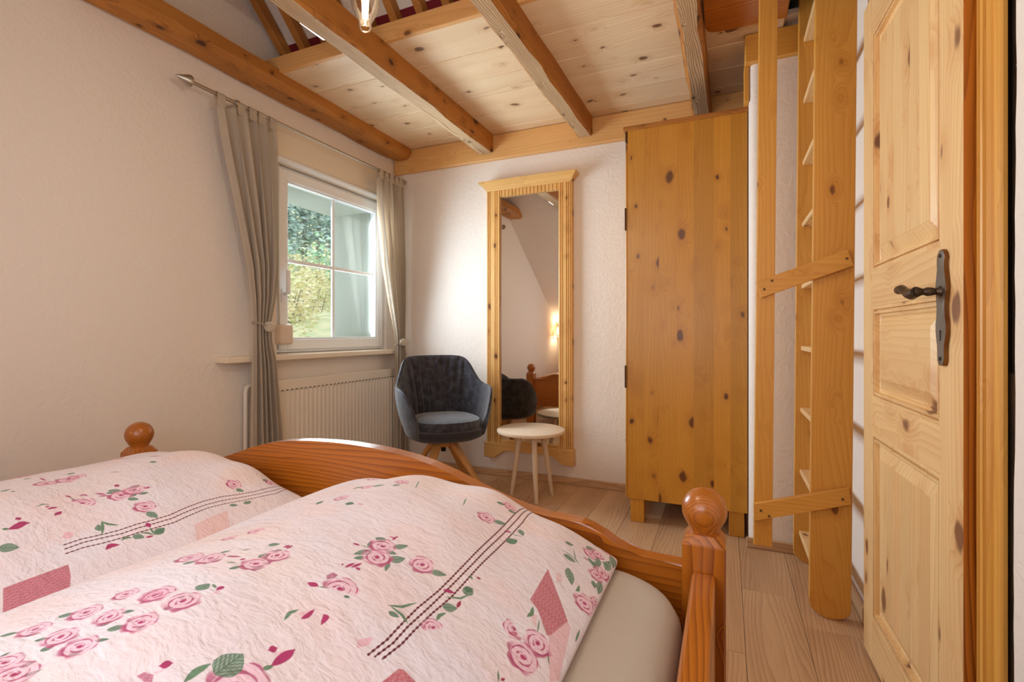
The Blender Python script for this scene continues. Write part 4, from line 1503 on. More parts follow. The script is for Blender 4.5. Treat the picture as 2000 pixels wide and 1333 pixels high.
# PRINT-BEGIN
PRINT['near'] = [
    ('poly',[(0.8067,1.3363),(0.813,1.232),(0.831,1.2242),(0.8637,1.1903),(0.869,1.1981),(0.8806,1.2541)],(186,60,82),0.88),
    ('poly',[(0.8806,1.2541),(0.8658,1.1929),(0.8986,1.1225),(0.9091,1.1394),(0.8901,1.245)],(226,150,158),0.55),
    ('poly',[(0.7402,0.9634),(0.737,0.936),(0.7507,0.9347),(0.774,0.9582),(0.7645,0.966),(0.7455,0.9673)],(190,62,78),0.9),
    ('poly',[(0.8225,1.3415),(0.8299,1.3519),(0.8394,1.3324),(0.832,1.3206)],(226,160,170),0.5),
    ('poly',[(0.8278,1.2007),(0.8352,1.2137),(0.8447,1.1864),(0.8352,1.1903)],(236,178,186),0.5),
    ('poly',[(0.6789,0.9569),(0.6874,0.9712),(0.6916,0.9699),(0.6937,0.9608),(0.6863,0.9465)],(230,160,182),0.7),
    ('seam',[(0.6705,1.5292),(0.6789,1.4262),(0.6895,1.2815),(0.6937,1.2163),(0.6979,1.1146),(0.6979,1.0599),(0.7011,1.0195),(0.7043,0.983),(0.7022,0.9504)]),
    ('seam',[(0.6779,1.5396),(0.6895,1.4445),(0.699,1.288),(0.7032,1.2216),(0.7064,1.1186),(0.7085,1.0638),(0.7096,1.0208),(0.7127,0.9856),(0.7096,0.9543)]),
    ('seam',[(0.6884,1.541),(0.7032,1.4406),(0.7117,1.288),(0.7138,1.2242),(0.7191,1.1212),(0.718,1.069),(0.7191,1.026),(0.7212,0.9934),(0.718,0.9582)]),
    ('rose',(0.5702,1.1342,0.022,0.3,False)),
    ('rose',(0.586,1.1016,0.024,2,False)),
    ('rose',(0.6452,1.1433,0.021,1,False)),
    ('rose',(0.6029,1.0025,0.025,0.4,True)),
    ('leaf',(0.5649,1.1498,0.5448,1.1472,0.4)),
    ('leaf',(0.5839,1.1433,0.5997,1.1668,0.24)),
    ('leaf',(0.5681,1.1107,0.5565,1.0808,0.24)),
    ('leaf',(0.5744,1.0873,0.5649,1.0716,0.3)),
    ('leaf',(0.5829,1.1277,0.6008,1.1329,0.3)),
    ('leaf',(0.6029,1.1094,0.6166,1.1355,0.32)),
    ('leaf',(0.605,1.1081,0.6177,1.0834,0.14)),
    ('leaf',(0.6631,1.1407,0.6874,1.1551,0.24)),
    ('leaf',(0.5565,1.116,0.548,1.1342,0.2)),
    ('leaf',(0.3463,1.2111,0.3474,1.2281,0.3)),
    ('leaf',(0.4097,1.2229,0.4245,1.2294,0.35)),
    ('leaf',(0.6166,0.996,0.624,0.9999,0.3)),
    ('stroke',[(0.5322,1.1068),(0.5438,1.1094)],0.003,(176,62,110)),
    ('stroke',[(0.5596,1.1668),(0.5702,1.1681),(0.5702,1.1603)],0.002,(176,62,110)),
    ('stroke',[(0.5681,1.1694),(0.5712,1.1759)],0.002,(176,62,110)),
    ('stroke',[(0.5448,1.1107),(0.5607,1.1146)],0.0012,(110,140,112)),
    ('stroke',[(0.5734,1.0442),(0.5744,1.0625)],0.003,(176,62,110)),
    ('stroke',[(0.5797,1.0508),(0.5818,1.0703)],0.003,(176,62,110)),
    ('stroke',[(0.5839,1.056),(0.5924,1.0547)],0.003,(176,62,110)),
    ('stroke',[(0.5638,1.0469),(0.566,1.0482)],0.003,(176,62,110)),
    ('poly',[(0.5681,1.0117),(0.5702,1.0234),(0.5797,1.0234),(0.5807,1.0143),(0.5755,1.0051)],(172,58,116),0.85),
    ('stroke',[(0.5617,0.9843),(0.5702,0.9869),(0.5776,0.9869)],0.004,(176,62,110)),
    ('stroke',[(0.5786,0.9869),(0.5913,0.9947)],0.0014,(110,140,112)),
    ('stroke',[(0.4329,1.2307),(0.4466,1.232)],0.002,(220,140,160)),
    ('rose',(0.8532,1.4914,0.017,0.3,False)),
    ('rose',(0.8658,1.5136,0.017,1.2,False)),
    ('rose',(0.8774,1.5657,0.017,2.2,False)),
    ('rose',(0.8848,1.4354,0.0179,0.7,False)),
    ('rose',(0.8933,1.4575,0.0187,1.9,False)),
    ('rose',(0.8901,1.3285,0.0221,0.4,False)),
    ('rose',(0.8584,1.1616,0.0229,1.3,False)),
    ('rose',(0.8511,1.1186,0.0255,0.2,False)),
    ('rose',(0.8204,1.1512,0.0187,2.6,True)),
    ('rose',(0.906,1.3597,0.0119,0.5,False)),
    ('leaf',(0.8025,1.4562,0.8183,1.4693,0.28)),
    ('leaf',(0.8141,1.4119,0.8405,1.4184,0.28)),
    ('leaf',(0.8352,1.3832,0.8563,1.3454,0.22)),
    ('leaf',(0.8394,1.5657,0.8606,1.5527,0.25)),
    ('leaf',(0.8542,1.4693,0.8764,1.4562,0.22)),
    ('leaf',(0.8679,1.4992,0.8817,1.4693,0.25)),
    ('leaf',(0.8817,1.4992,0.8975,1.4966,0.25)),
    ('leaf',(0.8965,1.5631,0.9081,1.511,0.2)),
    ('leaf',(0.8848,1.4093,0.8943,1.3923,0.3)),
    ('leaf',(0.8986,1.4262,0.9049,1.3871,0.2)),
    ('leaf',(0.8415,1.5005,0.8553,1.5266,0.3)),
    ('leaf',(0.7296,1.1433,0.7328,1.1655,0.4)),
    ('leaf',(0.7127,1.3389,0.7233,1.3663,0.3)),
    ('leaf',(0.8701,1.5735,0.8912,1.5827,0.2)),
    ('leaf',(0.8722,1.4758,0.8764,1.4497,0.3)),
    ('leaf',(0.8965,1.4784,0.8954,1.5253,0.2)),
    ('stroke',[(0.8046,1.4223),(0.8257,1.4275),(0.8468,1.4236)],0.0014,(110,140,112)),
    ('stroke',[(0.8236,1.4549),(0.8352,1.4301),(0.8468,1.4236)],0.0014,(110,140,112)),
    ('stroke',[(0.8236,1.2216),(0.8278,1.2059),(0.8247,1.1929)],0.0035,(110,140,112)),
    ('stroke',[(0.8679,1.361),(0.8701,1.3467),(0.8669,1.3402)],0.003,(110,140,112)),
    ('stroke',[(0.8426,1.2059),(0.85,1.1811)],0.0013,(110,140,112)),
    ('stroke',[(0.8753,1.1655),(0.887,1.1459)],0.0013,(110,140,112)),
    ('stroke',[(0.8342,1.0677),(0.8426,1.0534)],0.0015,(110,140,112)),
    ('stroke',[(0.8468,1.4588),(0.8584,1.4588)],0.002,(176,62,110)),
    ('stroke',[(0.8532,1.5657),(0.8701,1.5735)],0.002,(176,62,110)),
    ('stroke',[(0.8173,1.1368),(0.8278,1.1459)],0.004,(164,60,88)),
    ('stroke',[(0.8437,1.0625),(0.8468,1.0612)],0.004,(164,60,88)),
    ('stroke',[(0.9038,1.262),(0.906,1.2307)],0.002,(110,140,112)),
    ('rose',(0.6452,1.3754,0.019,0.4,False)),
    ('rose',(0.6547,1.4758,0.016,0.9,False)),
    ('leaf',(0.6599,1.3793,0.6821,1.4002,0.24)),
    ('leaf',(0.6314,1.4536,0.6483,1.4693,0.25)),
    ('leaf',(0.661,1.4536,0.6768,1.464,0.3)),
    ('leaf',(0.7127,1.3415,0.7243,1.3663,0.35)),
    ('leaf',(0.7106,1.408,0.7265,1.3923,0.3)),
    ('stroke',[(0.6916,1.3715),(0.7022,1.3819)],0.003,(176,62,110)),
    ('stroke',[(0.7011,1.3741),(0.7254,1.3858)],0.0013,(110,140,112)),
    ('leaf',(0.7212,1.0925,0.7381,1.1081,0.36)),
    ('leaf',(0.7222,1.1564,0.736,1.1577,0.5)),
    ('stroke',[(0.7127,1.1133),(0.7307,1.1303),(0.736,1.1485)],0.002,(110,140,112)),
    ('stroke',[(0.7022,1.1238),(0.717,1.1316)],0.004,(176,62,110)),
    ('stroke',[(0.737,1.1094),(0.7338,1.1251)],0.003,(164,60,88)),
    ('stroke',[(0.7296,1.0638),(0.7275,1.0742),(0.7307,1.086)],0.003,(110,140,112)),
    ('rose',(0.7338,1.0482,0.016,1,True)),
    ('leaf',(0.6758,1.0208,0.6916,1.0247,0.28)),
    ('stroke',[(0.6684,1.0299),(0.6821,1.0429),(0.6906,1.0664)],0.0025,(110,140,112)),
    ('stroke',[(0.6715,1.0312),(0.6916,1.0312),(0.7053,1.026)],0.0025,(110,140,112)),
    ('stroke',[(0.7138,1.189),(0.7222,1.1824)],0.002,(110,140,112)),
    ('stroke',[(0.7243,1.1942),(0.7317,1.1955)],0.0025,(164,60,88)),
    ('stroke',[(0.5924,1.3676),(0.5765,1.4106)],0.0015,(110,140,112)),
    ('stroke',[(0.472,1.3689),(0.4435,1.4249)],0.0012,(110,140,112)),
    ('stroke',[(0.5955,0.9152),(0.5902,0.9282),(0.5934,0.9387)],0.0028,(110,140,112)),
    ('stroke',[(0.6082,0.9308),(0.6093,0.9387),(0.6071,0.9517)],0.0035,(176,62,110)),
    ('stroke',[(0.6314,0.9413),(0.6272,0.953),(0.6219,0.9543)],0.004,(176,62,110)),
    ('poly',[(0.5976,0.936),(0.605,0.9491),(0.6114,0.9373),(0.6082,0.9308)],(230,160,184),0.6),
    ('stroke',[(0.6378,0.863),(0.6378,0.88),(0.6378,0.893)],0.006,(176,62,110)),
    ('stroke',[(0.6198,0.8735),(0.623,0.8813)],0.005,(176,62,110)),
    ('poly',[(0.6272,0.8761),(0.6335,0.8891),(0.6388,0.8709)],(232,165,186),0.6),
    ('stroke',[(0.6346,0.8526),(0.6388,0.863)],0.003,(110,140,112)),
    ('rose',(0.2883,1.4536,0.016,0.3,False)),
    ('rose',(0.4266,1.3832,0.016,1,False)),
    ('rose',(0.3801,1.3245,0.015,0.3,False)),
    ('rose',(0.3759,1.2489,0.015,0.8,False)),
    ('leaf',(0.3453,1.3167,0.3675,1.3271,0.3)),
    ('leaf',(0.3907,1.3245,0.4107,1.3428,0.25)),
    ('leaf',(0.4297,1.3454,0.4382,1.361,0.3)),
    ('leaf',(0.3442,1.215,0.3442,1.232,0.35)),
    ('leaf',(0.4097,1.2255,0.4276,1.2268,0.4)),
    ('rose',(0.3579,0.953,0.0185,0.3,False)),
    ('rose',(0.396,0.9582,0.0202,1,False)),
    ('rose',(0.4688,0.9752,0.0202,0.5,False)),
    ('rose',(0.472,1.0091,0.0193,1.4,False)),
    ('rose',(0.3474,1.0742,0.0134,0.4,False)),
    ('rose',(0.3294,1.039,0.0126,0.9,False)),
    ('rose',(0.4804,0.8643,0.0202,1.6,False)),
    ('rose',(0.4361,0.863,0.0185,0.7,False)),
    ('leaf',(0.3759,0.9308,0.3854,0.9452,0.28)),
    ('leaf',(0.4107,0.9491,0.416,0.9621,0.34)),
    ('leaf',(0.3907,0.9778,0.396,0.9908,0.25)),
    ('leaf',(0.454,0.9452,0.4604,0.9621,0.25)),
    ('leaf',(0.4572,0.9908,0.4583,1.0091,0.4)),
    ('leaf',(0.4561,1.0156,0.4635,1.0273,0.28)),
    ('leaf',(0.4815,0.9595,0.4825,0.9791,0.25)),
    ('leaf',(0.4815,0.9804,0.4804,0.9934,0.2)),
    ('leaf',(0.4297,1.0299,0.4435,1.0403,0.38)),
    ('leaf',(0.4709,0.8878,0.4699,0.9061,0.48)),
    ('leaf',(0.4783,0.8435,0.4815,0.8513,0.3)),
    ('leaf',(0.4699,0.8656,0.472,0.8735,0.3)),
    ('leaf',(0.3432,0.9373,0.3442,0.9478,0.25)),
    ('leaf',(0.4065,0.94,0.4097,0.9439,0.3)),
    ('leaf',(0.4445,0.8669,0.4488,0.8709,0.35)),
    ('stroke',[(0.4107,0.9725),(0.4319,0.9804)],0.0025,(176,62,110)),
    ('stroke',[(0.4593,1.0338),(0.4583,1.0442)],0.003,(176,62,110)),
    ('stroke',[(0.4656,1.0325),(0.4635,1.0456)],0.003,(176,62,110)),
    ('stroke',[(0.4403,0.9725),(0.4435,0.9791)],0.003,(176,62,110)),
    ('stroke',[(0.4319,0.9582),(0.4435,0.9634)],0.0018,(110,140,112)),
    ('stroke',[(0.4129,0.9973),(0.4181,1.0077)],0.0018,(110,140,112)),
    ('stroke',[(0.491,0.9008),(0.4899,0.9074),(0.4868,0.9074)],0.004,(176,62,110)),
    ('poly',[(0.4942,0.8891),(0.4931,0.9048),(0.4994,0.8969)],(240,180,196),0.6),
    ('stroke',[(0.4741,0.9074),(0.4857,0.9035)],0.002,(110,140,112)),
    ('stroke',[(0.5638,0.983),(0.5765,0.9869)],0.004,(176,62,110)),
    ('rose',(0.3938,0.8487,0.014,0.4,False)),
    ('rose',(0.435,0.8578,0.0161,1.2,False)),
    ('rose',(0.3917,0.807,0.0168,0.6,False)),
    ('rose',(0.4319,0.8109,0.0154,1.5,False)),
    ('rose',(0.4773,0.8187,0.0175,0.3,False)),
    ('rose',(0.3748,0.7666,0.0154,0.9,False)),
    ('rose',(0.4224,0.7692,0.0168,1.7,False)),
    ('rose',(0.4593,0.7692,0.0168,0.2,False)),
    ('rose',(0.4519,0.7196,0.0196,1,False)),
    ('rose',(0.4224,0.7235,0.0154,0.4,False)),
    ('leaf',(0.3664,0.7926,0.3822,0.8005,0.3)),
    ('leaf',(0.4403,0.7965,0.4445,0.8083,0.3)),
    ('leaf',(0.4561,0.7965,0.4699,0.8083,0.28)),
    ('leaf',(0.4361,0.8213,0.4477,0.8291,0.25)),
    ('leaf',(0.4762,0.8448,0.4836,0.8513,0.3)),
    ('leaf',(0.3843,0.7548,0.3875,0.7653,0.28)),
    ('leaf',(0.4044,0.7548,0.4139,0.764,0.25)),
    ('leaf',(0.4308,0.7483,0.435,0.7587,0.38)),
    ('leaf',(0.4646,0.7809,0.4752,0.7887,0.2)),
    ('leaf',(0.4646,0.7561,0.4699,0.7679,0.26)),
    ('leaf',(0.4445,0.7262,0.4456,0.7392,0.26)),
    ('leaf',(0.4625,0.7222,0.4646,0.7353,0.22)),
    ('leaf',(0.3506,0.747,0.3632,0.7574,0.25)),
    ('leaf',(0.4076,0.7262,0.4055,0.734,0.25)),
    ('leaf',(0.4202,0.8578,0.4255,0.8696,0.2)),
    ('leaf',(0.4857,0.8096,0.4899,0.8187,0.2)),
    ('leaftop',(0.6082,0.8174,0.6061,0.8513,0.48)),
    ('stroke',[(0.5934,0.7952),(0.5913,0.8083),(0.5934,0.8213)],0.0045,(110,140,112)),
    ('rose',(0.6388,0.82,0.034,0.4,False)),
    ('poly',[(0.5501,0.7744),(0.5522,0.7809),(0.5628,0.7835),(0.5691,0.7783),(0.5638,0.7744)],(180,64,112),0.85),
    ('stroke',[(0.5575,0.7926),(0.5638,0.8005)],0.005,(176,62,110)),
    ('poly',[(0.5596,0.7835),(0.5649,0.7979),(0.566,0.7874)],(236,178,194),0.6)]
PRINT['far'] = [
    ('poly',[(0.7909,0.9308),(0.7835,1.0247),(0.8151,1.0156),(0.8701,0.9908),(0.869,0.9334),(0.8679,0.9048)],(186,58,86),0.88),
    ('poly',[(0.8669,0.9074),(0.8722,0.9895),(0.887,0.983),(0.8806,0.9295)],(226,190,170),0.4),
    ('poly',[(0.8014,1.2541),(0.793,1.3415),(0.8711,1.2998),(0.8563,1.2294)],(226,168,160),0.55),
    ('poly',[(0.3125,1.2659),(0.3125,1.2946),(0.2925,1.3597),(0.3527,1.3584),(0.3136,1.3376),(0.3136,1.2854)],(210,90,116),0.8),
    ('poly',[(0.7022,1.0469),(0.6874,1.0599),(0.6969,1.0677),(0.7074,1.0651),(0.7127,1.0547)],(232,160,178),0.7),
    ('seam',[(0.7254,1.0416),(0.7233,1.0703),(0.7296,1.1003),(0.736,1.1316),(0.7381,1.1642),(0.7444,1.1955),(0.7465,1.2307),(0.737,1.275),(0.7286,1.3219),(0.7286,1.3663),(0.7381,1.408),(0.7455,1.4536),(0.7412,1.5136),(0.7338,1.5579)]),
    ('seam',[(0.7381,1.0377),(0.7349,1.069),(0.7402,1.099),(0.7486,1.1303),(0.7507,1.1616),(0.756,1.1929),(0.7592,1.2281),(0.7518,1.2711),(0.7455,1.3167),(0.7455,1.361),(0.7539,1.4028),(0.7613,1.4484),(0.7613,1.5044),(0.7465,1.5579)]),
    ('seam',[(0.7518,1.0338),(0.7497,1.0638),(0.756,1.0938),(0.7613,1.1277),(0.7645,1.159),(0.7697,1.1903),(0.774,1.2242),(0.7676,1.2672),(0.7602,1.3128),(0.7624,1.3558),(0.7708,1.3975),(0.7771,1.4432),(0.7814,1.4953),(0.7581,1.5592)]),
    ('rose',(0.6156,1.1942,0.024,0.3,False)),
    ('rose',(0.6114,1.2242,0.023,1.2,False)),
    ('rose',(0.6906,1.2059,0.022,0.7,False)),
    ('rose',(0.5997,1.1264,0.024,0.4,True)),
    ('rose',(0.6958,1.4249,0.019,0.4,False)),
    ('rose',(0.2735,1.1459,0.02,0.2,False)),
    ('rose',(0.2893,1.1564,0.018,0.9,False)),
    ('rose',(0.434,1.1329,0.022,0.3,False)),
    ('rose',(0.4403,1.1707,0.022,1,False)),
    ('rose',(0.435,1.1929,0.018,0.5,False)),
    ('rose',(0.7148,1.5318,0.016,0.5,False)),
    ('leaf',(0.5723,1.1903,0.5987,1.2059,0.24)),
    ('leaf',(0.5997,1.2229,0.5955,1.245,0.35)),
    ('leaf',(0.6356,1.2216,0.643,1.2398,0.3)),
    ('leaf',(0.6335,1.202,0.6346,1.2189,0.35)),
    ('leaf',(0.6399,1.1968,0.6589,1.2098,0.3)),
    ('leaf',(0.5818,1.1824,0.5955,1.189,0.3)),
    ('leaf',(0.7117,1.1994,0.7423,1.2059,0.28)),
    ('leaf',(0.4361,1.0534,0.4276,1.0716,0.3)),
    ('leaf',(0.3886,1.1942,0.4002,1.2059,0.4)),
    ('leaf',(0.4213,1.1538,0.4245,1.1668,0.35)),
    ('leaf',(0.3358,1.1303,0.3484,1.142,0.35)),
    ('leaf',(0.2714,1.1264,0.2735,1.142,0.25)),
    ('leaf',(0.7666,1.1433,0.7845,1.1564,0.36)),
    ('leaf',(0.7877,1.1772,0.7814,1.1994,0.35)),
    ('leaf',(0.717,1.1055,0.6958,1.112,0.3)),
    ('leaf',(0.7159,1.4171,0.7328,1.4301,0.35)),
    ('leaf',(0.774,1.3597,0.7856,1.3754,0.35)),
    ('leaf',(0.7888,1.391,0.7835,1.4132,0.35)),
    ('leaf',(0.6853,0.9595,0.7001,0.9843,0.45)),
    ('leaf',(0.4804,1.3337,0.4931,1.3454,0.35)),
    ('leaf',(0.7835,1.1785,0.7792,1.2007,0.4)),
    ('leaf',(0.7043,1.5136,0.6969,1.5357,0.3)),
    ('stroke',[(0.5543,1.215),(0.5691,1.2124)],0.005,(176,62,110)),
    ('stroke',[(0.6198,1.2424),(0.6198,1.2554)],0.004,(176,62,110)),
    ('stroke',[(0.5681,1.1668),(0.5892,1.1772)],0.003,(176,62,110)),
    ('stroke',[(0.5871,1.1642),(0.5997,1.1785)],0.003,(176,62,110)),
    ('poly',[(0.5607,1.1381),(0.5543,1.1472),(0.5628,1.1525),(0.5723,1.1498)],(168,60,116),0.85),
    ('stroke',[(0.5448,1.1212),(0.5596,1.1238)],0.003,(176,62,110)),
    ('stroke',[(0.5586,1.1225),(0.5839,1.1225)],0.0016,(110,140,112)),
    ('stroke',[(0.5755,1.0586),(0.5702,1.0703),(0.5776,1.0794)],0.0022,(110,140,112)),
    ('stroke',[(0.5955,1.0677),(0.5945,1.0768),(0.5955,1.0847)],0.004,(176,62,110)),
    ('stroke',[(0.5829,1.0703),(0.5871,1.0729)],0.004,(176,62,110)),
    ('stroke',[(0.6251,1.0677),(0.6209,1.0755),(0.6156,1.0821)],0.005,(176,62,110)),
    ('stroke',[(0.6378,0.9908),(0.6367,1.0025),(0.6293,1.0143),(0.6325,1.0234)],0.008,(176,62,110)),
    ('stroke',[(0.6103,1.0117),(0.6093,1.0195)],0.006,(176,62,110)),
    ('stroke',[(0.6314,0.9843),(0.6378,0.9908)],0.004,(110,140,112)),
    ('poly',[(0.6166,1.0104),(0.6261,1.0195),(0.6272,1.0091)],(236,170,190),0.6),
    ('stroke',[(0.6884,1.1225),(0.7085,1.1146),(0.7296,1.1042)],0.003,(110,140,112)),
    ('stroke',[(0.6906,1.1212),(0.7064,1.1264),(0.7201,1.1381)],0.003,(110,140,112)),
    ('stroke',[(0.7455,1.1811),(0.7613,1.1798)],0.005,(176,62,110)),
    ('stroke',[(0.7634,1.1785),(0.7888,1.1759)],0.0022,(110,140,112)),
    ('stroke',[(0.7676,1.1212),(0.7645,1.1303),(0.7708,1.1394)],0.003,(110,140,112)),
    ('stroke',[(0.7666,1.1577),(0.775,1.1681),(0.7866,1.1733)],0.0025,(110,140,112)),
    ('stroke',[(0.7771,1.0899),(0.7708,1.1003),(0.7771,1.112)],0.006,(176,62,110)),
    ('stroke',[(0.7856,1.159),(0.7888,1.172)],0.003,(176,62,110)),
    ('stroke',[(0.4709,1.245),(0.4878,1.2567)],0.0015,(110,140,112)),
    ('stroke',[(0.3041,1.2385),(0.3125,1.2633)],0.003,(214,120,130)),
    ('stroke',[(0.4361,1.3571),(0.4519,1.3754)],0.003,(176,62,110)),
    ('stroke',[(0.4519,1.0651),(0.4604,1.0664)],0.004,(110,140,112)),
    ('stroke',[(0.4329,1.1212),(0.4477,1.1485)],0.002,(176,62,110)),
    ('stroke',[(0.2671,1.1186),(0.2756,1.1498)],0.003,(200,110,110)),
    ('stroke',[(0.3675,1.1485),(0.4086,1.1433)],0.0025,(176,62,110))]
# PRINT-END


def duvet_print(name, items, seed):
    """cotton print: soft colour washes (part print, part light), patches, roses, leaves and stitched lines, drawn on the flat cloth (metres)"""
    ppm = 1500.0
    w_, h_ = int(LX * ppm), int(LY * ppm)
    yy, xx = np.mgrid[0:h_, 0:w_].astype(np.float32)
    S, T = (xx + .5) / ppm, (yy + .5) / ppm
    rs = np.random.RandomState(seed)
    lin = lambda c: np.array(srgb(*c)[:3], np.float32)
    img = np.empty((h_, w_, 3), np.float32)
    img[:] = lin((234, 222, 229))
    # watercolour washes of the print, partly light put into the colour
    def wash(col, amount, f):
        n = np.zeros_like(S)
        for k in range(5):
            fx, fy = rs.normal(0, f, 2)
            n += np.sin(6.28 * (fx * S + fy * T) + rs.uniform(0, 6.28))
        n = np.clip(n / 3.0, 0, 1) * amount
        img[:] += (lin(col) - img) * n[..., None]
    wash((244, 214, 192), 0.34, 2.6)
    wash((234, 230, 242), 0.6, 3.0)
    wash((242, 208, 206), 0.30, 3.4)
    weave = (np.sin(S * 2 * PI * 420) * np.sin(T * 2 * PI * 420)).astype(np.float32)

    def win(s0, s1, t0, t1):
        i0, i1 = max(0, int(t0 * ppm)), min(h_, int(t1 * ppm) + 2)
        j0, j1 = max(0, int(s0 * ppm)), min(w_, int(s1 * ppm) + 2)
        return (slice(i0, i1), slice(j0, j1)) if i1 > i0 and j1 > j0 else None

    def put(sl, mask, col):
        img[sl] += (lin(col) - img[sl]) * np.clip(mask, 0, 1)[..., None]

    def sm(x, e):
        return np.clip(0.5 - x / e, 0, 1)
    E1 = 1.6 / ppm

    def poly(pts, col, alpha, edge=E1):
        pts = np.array(pts)
        sl = win(pts[:, 0].min() - .01, pts[:, 0].max() + .01, pts[:, 1].min() - .01, pts[:, 1].max() + .01)
        if sl is None:
            return
        s, t = S[sl], T[sl]
        inside = np.zeros(s.shape, bool)
        n = len(pts)
        dist = np.full(s.shape, 9.0, np.float32)
        for i in range(n):
            (a, b_), (c, d) = pts[i], pts[(i + 1) % n]
            cross = ((b_ > t) != (d > t)) & (s < (c - a) * (t - b_) / ((d - b_) if abs(d - b_) > 1e-9 else 1e-9) + a)
            inside ^= cross
            L2 = (c - a) ** 2 + (d - b_) ** 2 + 1e-12
            u = np.clip(((s - a) * (c - a) + (t - b_) * (d - b_)) / L2, 0, 1)
            dist = np.minimum(dist, np.hypot(s - a - u * (c - a), t - b_ - u * (d - b_)))
        sd = np.where(inside, -dist, dist)
        tex = 0.86 + 0.14 * np.sin(s * 900 + 3 * np.sin(t * 400)) * np.sin(t * 1100)
        put(sl, sm(sd, edge) * alpha * tex, col)

    def stroke(pts, wd, col, alpha=1.0, taper=True, dash=0.0):
        pts = np.array(pts)
        sl = win(pts[:, 0].min() - wd, pts[:, 0].max() + wd, pts[:, 1].min() - wd, pts[:, 1].max() + wd)
        if sl is None:
            return
        s, t = S[sl], T[sl]
        best = np.full(s.shape, 9.0, np.float32)
        ll = 0.0
        n = len(pts) - 1
        for i in range(n):
            (a, b_), (c, d) = pts[i], pts[i + 1]
            L = math.hypot(c - a, d - b_) + 1e-9
            u = np.clip(((s - a) * (c - a) + (t - b_) * (d - b_)) / L ** 2, 0, 1)
            dd = np.hypot(s - a - u * (c - a), t - b_ - u * (d - b_))
            f = (i + u) / n
            ww_ = wd * (np.sin(PI * np.clip(f, 0.03, 0.97)) ** 0.6 if taper else 1.0)
            if dash:
                ww_ = wd * (0.78 + 0.30 * np.sin((ll + u * L) * 2 * PI / dash))
            best = np.minimum(best, dd - ww_)
            ll += L
        put(sl, sm(best, E1) * alpha, col)

    def rose(s0, t0, r, rot, half=False, flat=1.0, deep=(176, 62, 112), pale=(240, 178, 204)):
        sl = win(s0 - 1.3 * r, s0 + 1.3 * r, t0 - 1.3 * r, t0 + 1.3 * r)
        if sl is None:
            return
        s, t = S[sl] - s0, (T[sl] - t0)
        ca, sa = math.cos(rot), math.sin(rot)
        s, t = s * ca + t * sa, (-s * sa + t * ca) / flat
        rad = np.hypot(s, t)
        an = np.arctan2(t, s)
        R_ = r * (1 + 0.07 * np.sin(5 * an + rot) + 0.04 * np.sin(9 * an))
        body = sm(rad - R_, 3 * E1)
        if half:
            body = body * sm(-(t + 0.15 * r), 4 * E1)
        put(sl, body * 0.5, pale)
        q = rad / r
        spir = q * 2.7 - an / (2 * PI)
        st_ = np.abs((spir % 1.0) - 0.5)
        thick = 0.10 + 0.09 * np.sin(an * 2 + 1.5 + np.floor(spir) * 2.1) + 0.04 * np.sin(an * 7)
        put(sl, sm(st_ - thick, 0.10) * body * 0.85, deep)
        put(sl, sm(q - 0.16, 0.1) * body, deep)
        low = sm(0.80 - q, 0.1) * np.clip(np.sin(an + 3.9) * 1.6, 0, 1) * body
        put(sl, low * 0.8, deep)

    def leaf(s0, t0, s1, t1, wr=0.24, col=(112, 148, 122), vein=(62, 98, 76)):
        L = math.hypot(s1 - s0, t1 - t0)
        sl = win(min(s0, s1) - L * .4, max(s0, s1) + L * .4, min(t0, t1) - L * .4, max(t0, t1) + L * .4)
        if sl is None or L < 1e-4:
            return
        s, t = S[sl] - s0, T[sl] - t0
        cu, su = (s1 - s0) / L, (t1 - t0) / L
        u, v = (s * cu + t * su) / L, (-s * su + t * cu) / L
        uc = np.clip(u, 0, 1)
        hw_ = wr * np.maximum(np.sin(PI * uc ** 0.8), 0.0) ** 0.85
        d = np.maximum(np.abs(v) - hw_, np.maximum(-u, u - 1))
        m_ = sm(d * L, E1)
        put(sl, m_ * (0.82 + 0.12 * np.sin(v * 60)), col)
        vv = np.minimum(np.abs(v), np.abs(((u - np.abs(v) * 1.1) * 5.5) % 1.0 - 0.5) * 0.14 + 0.0)
        put(sl, sm(vv * L - 0.0006, E1) * m_ * 0.8, vein)
        put(sl, sm(np.abs(d * L) - 0.0007, E1) * m_ * 0.6, vein)
    for it in items:
        k = it[0]
        if k == 'poly':
            poly(it[1], it[2], it[3])
    for it in items:
        k = it[0]
        if k == 'leaf':
            leaf(*it[1])
        elif k == 'stroke':
            stroke(it[1], it[2], it[3])
        elif k == 'seam':
            stroke(it[1], 0.0017, (104, 34, 44), 1.0, False, 0.0085)
    for it in items:
        if it[0] == 'rose':
            rose(*it[1])
    for it in items:
        if it[0] == 'leaftop':
            leaf(*it[1])
    img *= (1.0 + 0.02 * weave)[..., None]
    im = bpy.data.images.new(name, w_, h_, float_buffer=True)
    im.colorspace_settings.name = 'Linear Rec.709'
    px = np.ones((h_, w_, 4), np.float32)
    px[..., :3] = np.clip(img, 0, 1)
    im.pixels.foreach_set(px.ravel())
    im.update()
    m_, nt_, bs = base_mat(name)
    uv = nt_.new('ShaderNodeUVMap')
    tx = nt_.new('ShaderNodeTexImage')
    tx.image = im
    tx.extension = 'EXTEND'
    nt_.link(uv.outputs[0], tx.inputs[0])
    nt_.link(tx.outputs[0], bs.inputs['Base Color'])
    bs.inputs['Roughness'].default_value = 0.9
    bs.inputs['Specular IOR Level'].default_value = 0.15
    bs.inputs['Sheen Weight'].default_value = 0.12
    tc = nt_.new('ShaderNodeTexCoord')
    co = tc.outputs['Object']
    warp = nt_.vmath('ADD', co, nt_.vmath('SCALE', nt_.noise(co, 18.0, 2.0, out='Color'), 0.03))
